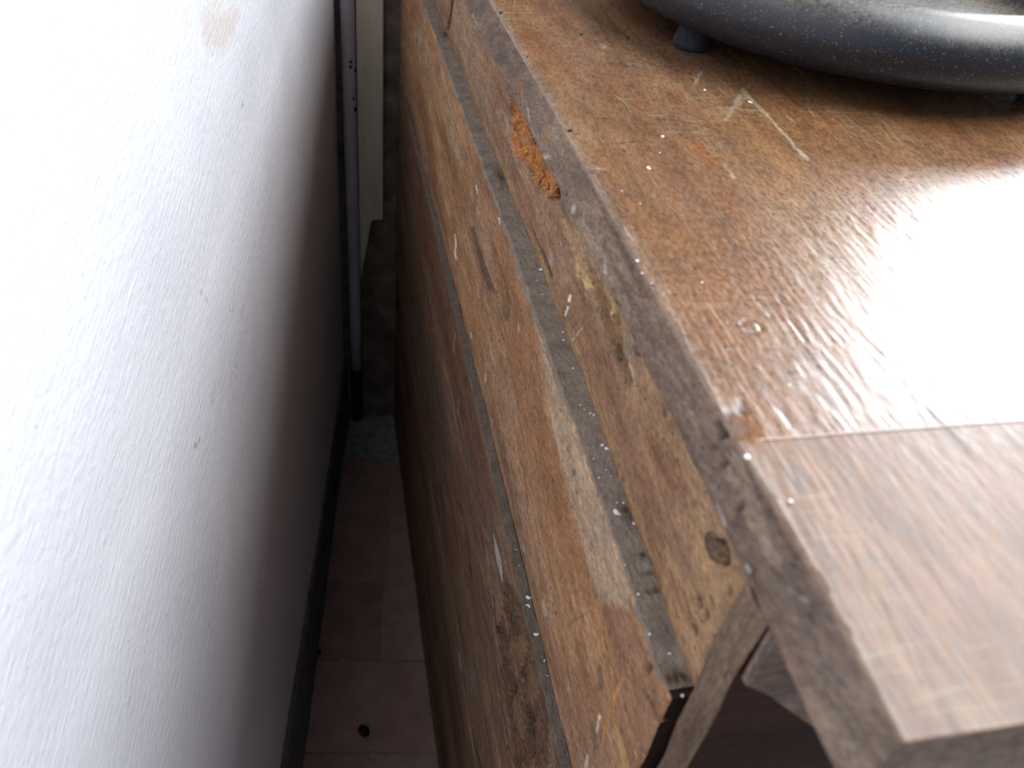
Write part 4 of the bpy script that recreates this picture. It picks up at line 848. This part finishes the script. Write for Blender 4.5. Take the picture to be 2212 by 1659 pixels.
# --- dust lying on the ledge and along the plank joint
def dust_strip(name, y0, y1, dy, xin, xout, z, hgt, seed, marks=(), mat=None):
    ys = np.arange(y0, y1, dy); t = np.linspace(0, 1, 30)
    U, T = np.meshgrid(ys, t, indexing='ij')
    ragged = .0022 * (fbm(U * 90, T * 0, seed, 4) - .5) * (1 - T)
    X = xout(U) + (xin(U) - xout(U)) * T + ragged
    lump = fbm(U * 60, T * 2.2, seed + 3, 4); fine = fbm(U * 420, T * 9, seed + 5, 3)
    Z = z + hgt * (.25 + .9 * T ** 1.5 * lump + .35 * lump * (1 - T)) + .0011 * (fine - .4)
    Z = Z - (z * 0 + hgt * 1.2 + .0016) * np.clip(1 - T / .06, 0, 1) ** 2 * (.6 + .8 * vnoise(U * 130, T * 0, seed + 8))
    col = np.zeros(U.shape + (3,), np.float32); al = np.zeros(U.shape, np.float32)
    for (yc, tc, ry, rt_, dz, c, a) in marks:
        w = np.exp(-((U - yc) / ry) ** 2 - ((T - tc) / rt_) ** 2) * (.5 + fbm(U * 300, T * 8, seed + 11, 3))
        w = np.clip(w, 0, 1) * a
        Z = Z + dz * w; col[:] = np.where((w > al)[..., None], (lin(c) * 1.4).astype(np.float32), col); al = np.maximum(al, w)
    o = grid(name, np.stack([X, U, Z], -1)[::-1], col[::-1], al[::-1], None, mat or M_dust, chest)
    o['kind'] = 'stuff'; o['label'] = 'grey matted dust lying on the ledge'
    return o
dm = [(.228, .75, .006, .30, .0012, (66, 54, 46), .9), (.205, .9, .0022, .3, -.001, (70, 60, 54), .8), (.186, .85, .0016, .35, -.001, (66, 58, 52), .85), (.195, .85, .0014, .35, -.001, (70, 60, 54), .7),
      (.553, .75, .016, .30, .0012, (78, 66, 54), .85), (.86, .8, .010, .3, .0, (64, 54, 44), .8), (.640, .4, .008, .3, .0008, (120, 104, 86), .6), (.165, .5, .006, .3, .0004, (104, 94, 92), .7), (.147, .6, .0035, .6, -.001, (78, 58, 38), .9)]
dust_strip('dust', .1425, YEND, .0007, lambda Y: XC(Y) + .0008, XD, .8563, .0016, 151, dm)
dust_strip('dust', .1425, 1.19, .0009, lambda Y: XD(Y) + .0006, lambda Y: 0 * Y + .1138, .6888, .0012, 161, [], M_dust2)

# --- side panel whose rear edge shows as the corner post, bracket, far side, inner carcass
ys_ = np.linspace(.1160, .1318, 14); zs_ = np.linspace(.0, ZT - TH - .0003, 236)
U, V = np.meshgrid(ys_, zs_, indexing='ij')
xp = .1190 - .0014 * np.exp(-((V - .91) / .018) ** 2) + .0016 * (fbm(U * 60, V * 12, 171, 4) - .45) * 2 + .003 * (np.abs(U - .124) / .008) ** 4 * (.2 + vnoise(U * 0, V * 40, 173)) * .5
sp = grid('side_panel', np.stack([xp, U, V], -1)[::-1], None, None, lambda B: np.c_[np.full(len(B), .70), B[:, 1:]], None, chest)
sp.data.materials.append(M_end); sp.data.materials.append(M_side)
full = np.ones(len(sp.data.polygons), np.int32); full[:(len(ys_) - 1) * (len(zs_) - 1)] = 0
sp.data.polygons.foreach_set('material_index', full)
box('side_panel', (.134, 1.175, .0), (.70, YEND, ZT - TH - .002), M_side, chest)
box('front_panel', (.682, .132, .0), (.70, 1.175, ZT - TH - .002), M_side, chest)
bm = bmesh.new()
out = [(.1205, ZT - TH - .001), (.1200, .9135), (.1312, .9049), (.145, .8896), (.1566, .8778), (.19, .846), (.235, .828), (.26, ZT - TH - .001)]
f0 = [bm.verts.new((x, .1120, z)) for x, z in out]; f1 = [bm.verts.new((x, .1158, z)) for x, z in out]
bm.faces.new(f0); bm.faces.new(f1[::-1])
for i in range(len(out)): bm.faces.new((f0[i], f1[i], f1[(i + 1) % len(out)], f0[(i + 1) % len(out)]))
bmesh.ops.recalc_face_normals(bm, faces=bm.faces)
bmesh.ops.bevel(bm, geom=list(bm.edges), offset=.0008, segments=2, affect='EDGES')
me = bpy.data.meshes.new('bracket'); bm.to_mesh(me); bm.free()
link('bracket', me, chest, M_brk)
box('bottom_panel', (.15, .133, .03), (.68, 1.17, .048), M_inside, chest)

# --- torn fibres hanging in the rotten hole of the rail
bm = bmesh.new(); rf = random.Random(8)
def fibre(p, q, w):
    p, q = Vector(p), Vector(q); dr = (q - p).normalized(); sd = dr.cross(Vector((1, .2, .1))).normalized() * w; up = dr.cross(sd).normalized() * w * .7
    ring = []
    for k, (t, f) in enumerate(((0, 1), (.45, 1.1), (.8, .7), (1, .25))):
        c = p.lerp(q, t) + sd * rf.uniform(-.8, .8) + up * rf.uniform(-.6, .6)
        ring.append([bm.verts.new(c + sd * f * a + up * f * b) for a, b in ((-1, 0), (0, 1), (1, 0), (0, -1))])
    for a, b in zip(ring, ring[1:]):
        for i in range(4): bm.faces.new((a[i], a[(i + 1) % 4], b[(i + 1) % 4], b[i]))
    bm.faces.new(ring[0][::-1]); bm.faces.new(ring[-1])
hole = [(.5627, .9153), (.5579, .9065), (.5419, .893), (.4776, .9039), (.4354, .9007), (.4167, .92), (.4507, .9265), (.5048, .9261)]
for k in range(110):
    y = rf.uniform(.425, .556); zlo = ip(y, [.43, .478, .54, .556], [.902, .9042, .895, .905]); zhi = ip(y, [.42, .45, .505, .56], [.921, .926, .926, .915])
    z = rf.uniform(zlo + .001, zhi - .001); x = XC(y) + .0055 - rf.uniform(0, .0025)
    dy_, dz_ = rf.gauss(.0, .004), rf.gauss(-.003, .003)
    if y < .434 and z > .906: continue
    fibre((x + .002, y, z), (x - rf.uniform(-.001, .003), y + dy_, z + dz_), rf.uniform(.00025, .0006))
for k in range(26):
    y = rf.uniform(.432, .52); z = ip(y, [.43, .478, .52], [.9008, .9032, .896])
    fibre((XC(y) + .003, y, z + .003), (XC(y) - rf.uniform(.0002, .002), y + rf.gauss(-.001, .002), z - rf.uniform(.001, .005)), rf.uniform(.0004, .0008))
me = bpy.data.meshes.new('splinters'); bm.to_mesh(me); bm.free()
o = link('splinters', me, rail, M_orange); o['kind'] = 'stuff'; o['label'] = 'torn orange wood fibres in the rotten hole'
bm = bmesh.new()
fibre((XC(.432) + .003, .4330, .9060), (XC(.427) - .0018, .4285, .8965), .0009)
me = bpy.data.meshes.new('splinter'); bm.to_mesh(me); bm.free()
o = link('splinter', me, rail, M_orange); o['label'] = 'single long splinter hanging from the hole'

# ------------------------------------------------------------------ pipe and board in the corner
def tube(name, cx, cy, r, z0, z1, mat, parent=None, seg=28, rings=24, wob=.0006, cap=True):
    bm = bmesh.new(); R = []
    for k in range(rings + 1):
        z = z0 + (z1 - z0) * k / rings
        ox, oy = wob * math.sin(z * 7.1), wob * math.cos(z * 5.3)
        c = tf(cx + ox, cy + oy, z)
        R.append([bm.verts.new((c[0] + r * math.cos(2 * PI * i / seg), c[1] + r * math.sin(2 * PI * i / seg), z)) for i in range(seg)])
    for a, b in zip(R, R[1:]):
        for i in range(seg):
            f = bm.faces.new((a[i], a[(i + 1) % seg], b[(i + 1) % seg], b[i])); f.smooth = True
    bm.faces.new(R[0][::-1]); bm.faces.new(R[-1])
    me = bpy.data.meshes.new(name); bm.to_mesh(me); bm.free()
    return link(name, me, parent, mat)
pipe = bpy.data.objects.new('wall_pipe', None); scene.collection.objects.link(pipe)
pc = tf(-.119, 1.196, 0); pipe.location = (float(pc[0]), float(pc[1]), 0)
tag(pipe, 'grey painted vertical pipe in the dark corner beside the white wall', 'pipe')
tube('pipe_tube', -.119, 1.196, .0098, .131, 2.44, M_pipe, pipe)
tube('lower_sleeve', -.119, 1.196, .0112, .0, .134, M_black, pipe, rings=6)['label'] = 'black sleeve at the foot of the pipe'
def blot(name, cx, z, r, seed, parent):
    """dried dirt clot stuck on the pipe"""
    bm = bmesh.new(); bmesh.ops.create_icosphere(bm, subdivisions=2, radius=1)
    q = random.Random(seed)
    c = tf(cx, 1.1868 + abs(cx + .119) ** 2 * 50, z)
    for v in bm.verts:
        k = 1 + q.uniform(-.3, .3); v.co = Vector((c[0] + v.co.x * r * k, c[1] + v.co.y * .0012, z + v.co.z * r * 1.7 * k))
    me = bpy.data.meshes.new(name); bm.to_mesh(me); bm.free(); link(name, me, parent, M_pebble)
for k, (cx, z, r) in enumerate(((-.1165, .706, .0022), (-.1172, .699, .0025), (-.1135, .652, .0018), (-.1118, .636, .0026), (-.1098, .692, .0016))): blot('dirt_clot', cx, z, r, k, pipe)

# cream board with a notched lower corner
bm = bmesh.new()
out = [(-.1085, .325), (-.1085, 2.42), (-.0720, 2.42), (-.0712, .449), (-.0885, .4475), (-.0925, .43), (-.0965, .40), (-.1035, .362)]
f0 = [bm.verts.new(tf(x, 1.1985, z)) for x, z in out]; f1 = [bm.verts.new(tf(x, 1.2115, z)) for x, z in out]
bm.faces.new(f0); bm.faces.new(f1[::-1])
for i in range(len(out)): bm.faces.new((f0[i], f1[i], f1[(i + 1) % len(out)], f0[(i + 1) % len(out)]))
bmesh.ops.recalc_face_normals(bm, faces=bm.faces)
bmesh.ops.bevel(bm, geom=list(bm.edges), offset=.0012, segments=2, affect='EDGES')
me = bpy.data.meshes.new('corner_board'); bm.to_mesh(me); bm.free()
tag(link('corner_board', me, None, M_cream), 'narrow cream painted upright board between the grey pipe and the chest', 'board')

# ------------------------------------------------------------------ round black base on rubber feet
cx, cy, R0 = .3745, .5695, .1812
base = bpy.data.objects.new('round_pedestal_base', None); scene.collection.objects.link(base); base.location = (cx, cy, ZT)
tag(base, 'dusty black round metal base with thick rolled rim standing on the chest top', 'base')
def lathe(name, prof, mat, parent, c, seg=160):
    bm = bmesh.new(); R = []
    for r, z in prof:
        R.append([bm.verts.new((c[0] + r * math.cos(2 * PI * i / seg), c[1] + r * math.sin(2 * PI * i / seg), c[2] + z)) for i in range(seg)])
    for a, b in zip(R, R[1:]):
        for i in range(seg):
            f = bm.faces.new((a[i], a[(i + 1) % seg], b[(i + 1) % seg], b[i])); f.smooth = True
    bm.faces.new(R[0][::-1]); bm.faces.new(R[-1])
    me = bpy.data.meshes.new(name); bm.to_mesh(me); bm.free()
    return link(name, me, parent, mat)
rim = []
for k in range(19):                                             # rolled rim, from the underside round to the inside
    a = -PI * .62 + k / 18 * PI * 1.30
    rim.append((R0 - .0220 + .0220 * math.cos(a), .0345 + .0205 * math.sin(a)))
prof = [(.02, .0125), (.136, .0125), (.147, .0135)] + rim + [(.1345, .034), (.132, .024), (.127, .0190), (.10, .0180), (.06, .0185), (.03, .020), (.022, .021)]
lathe('rim', prof, M_enamel, base, (cx, cy, ZT))
fb = None
for k, a in enumerate((203.5, 293.5, 23.5, 113.5)):
    a = math.radians(a); r = .152
    c = (cx + r * math.cos(a), cy + r * math.sin(a), ZT + .0002)
    lathe('foot', [(.0109, 0), (.0122, .0012), (.0120, .004), (.0104, .0095), (.0091, .0135), (.0091, .016)], M_rubber, base, c, 24)

# ------------------------------------------------------------------ crumbs, pellets, pebble
def crumb_mesh(seed, flat=.6, longish=1.0):
    q = random.Random(seed); bm = bmesh.new(); bmesh.ops.create_icosphere(bm, subdivisions=2, radius=.5)
    for v in bm.verts:
        k = 1 + q.uniform(-.22, .22)
        v.co = Vector((v.co.x * k * longish, v.co.y * k, v.co.z * k * flat))
        if longish > 1.3: v.co.y += v.co.x ** 2 * .5
    mz = min(v.co.z for v in bm.verts)
    for v in bm.verts: v.co.z -= mz
    me = bpy.data.meshes.new('plaster_crumb'); bm.to_mesh(me); bm.free(); me.materials.append(M_crumb)
    return me
shapes = {0: [crumb_mesh(k) for k in range(4)], 1: [crumb_mesh(9, .5, 1.7)], 2: [crumb_mesh(12, .35, 2.6)]}
rc = random.Random(2)
special = {('D', 18): 'largest curled white plaster flake on the grey dust ledge', ('D', 0): 'curled white shred beside the dark clump on the upper dust ledge',
           ('T', 1): 'big round white crumb at the worn back edge of the chest top', ('T', 2): 'white crumb on the near end of the chest top, by the picture edge',
           ('T', 0): 'white crumb on the back edge halfway along the chest top', ('D', 25): 'white grain at the near end of the dust ledge, above the dark slot',
           ('E', 0): 'curled white flake on the lower plank joint', ('E', 1): 'thin white sliver on the lower plank joint', ('D', 10): 'left one of two white flakes side by side on the ledge', ('D', 11): 'right one of two white flakes side by side on the ledge'}
groups = {'D': ('tiny white plaster crumb on the grey dust ledge of the chest', 'crumbs on the dust ledge'), 'E': ('tiny white plaster crumb along the lower plank joint', 'crumbs on the plank joint'), 'T': ('small pale plaster crumb scattered on the scratched chest top', 'crumbs on the chest top')}
ordinals = 'first second third fourth fifth sixth seventh eighth ninth tenth eleventh twelfth thirteenth fourteenth fifteenth sixteenth seventeenth eighteenth nineteenth twentieth twenty-first twenty-second twenty-third twenty-fourth twenty-fifth twenty-sixth twenty-seventh'.split()
rank = {}
for f_ in 'DE':
    ks = sorted([(c[1], i) for i, c in enumerate([c for c in CRUMBS if c[4] == f_])])
    for n_, (_, i) in enumerate(ks): rank[(f_, i)] = ordinals[n_]
where = {'D': 'tiny white crumb on the grey dust ledge, %s of its row from the near end', 'E': 'tiny white crumb along the lower plank joint, %s of its row from the near end'}
special.update({('T', 3): 'small white crumb on the back edge, just nearer than the crumb halfway along', ('T', 4): 'tiny pale grain on the back edge, nearest of three crumbs in a row',
    ('T', 5): 'pale grain in the orange brown middle of the chest top, beyond the peg ring', ('T', 6): 'white flake at the left end of the long crosswise scratch on the top',
    ('T', 7): 'white flake on the chest top between the orange stain and the back edge', ('T', 8): 'white crumb beside the short pale scratch in front of the rubber foot',
    ('T', 9): 'white flake where the longest pale scratch crosses a wide one', ('T', 10): 'tiny pale grain just left of the round peg ring on the top',
    ('T', 11): 'tiny pale grain on the near side of the round peg ring', ('T', 12): 'pale crumb in the glossy patch of the top, just beyond the cross joint',
    ('T', 13): 'tiny pale grain between the two white flakes on the chest top', ('T', 14): 'tiny pale grain nearer than the white flakes, left of the long orange streak',
    ('T', 15): 'tiny pale grain close to the back edge, level with the end of the rotten hole'})
cnt = {'D': 0, 'E': 0, 'T': 0}
for (x, y, z, sz, sf, sh) in CRUMBS:
    o = bpy.data.objects.new('plaster_crumb', rc.choice(shapes[sh])); scene.collection.objects.link(o)
    k = cnt[sf]; cnt[sf] += 1
    if sf == 'E': x = max(x, .1172)
    o.location = (x, y, z - .0002); s = sz * (.75 if sh == 2 else .85) * (.8 if sf == 'T' else 1); o.scale = (s, s, s * .8); o.rotation_euler = (0, 0, rc.uniform(0, 6.28))
    lab, gr = groups[sf]
    tag(o, special.get((sf, k)) or where[sf] % rank[(sf, k)], 'crumb', gr)
bm = bmesh.new(); bmesh.ops.create_icosphere(bm, subdivisions=2, radius=.5)
for v in bm.verts: v.co = Vector((v.co.x, v.co.y * .38 * (1 - .3 * abs(v.co.x)), v.co.z * .36 + .18))
pm = bpy.data.meshes.new('pellet'); bm.to_mesh(pm); bm.free(); pm.materials.append(M_seed)
for k, (x, y, z, sz, sf, an) in enumerate(DROPS):
    o = bpy.data.objects.new('pellet', pm); scene.collection.objects.link(o)
    x = max(x, float(XA(y)) + .003); o.location = (x, y, z); o.scale = (sz,) * 3; o.rotation_euler = (0, 0, math.radians(an))
    tag(o, ['farthest black pellet, on the back edge at the far end of the top', 'black pellet on the back edge, second from the far end', 'largest black pellet on the back edge, beside the orange rotten hole',
            'black pellet alone on the far part of the top, away from the edge', 'black pellet beside the whitish drop near the round black base', 'small black pellet on the back edge, next after the largest one'][k], 'pellet', 'pellets on the chest top')
def pebble(x, y, s, label, seed):
    q = random.Random(seed); bm = bmesh.new(); bmesh.ops.create_icosphere(bm, subdivisions=2, radius=.5)
    for v in bm.verts:
        k = 1 + q.uniform(-.12, .12); v.co = Vector((v.co.x * k * .8, v.co.y * k * 1.15, v.co.z * k * .5 + .22))
    me = bpy.data.meshes.new('pebble'); bm.to_mesh(me); bm.free()
    o = link('pebble', me, None, M_pebble); o.location = (x, y, .0003); o.scale = (s,) * 3; o.rotation_euler = (0, 0, .5)
    tag(o, label, 'pebble')
pebble(.0203, .565, .017, 'black pebble lying on the terracotta floor tile in the gap', 3)
pebble(-.0395, .697, .008, 'small dark pebble at the foot of the white wall', 5)
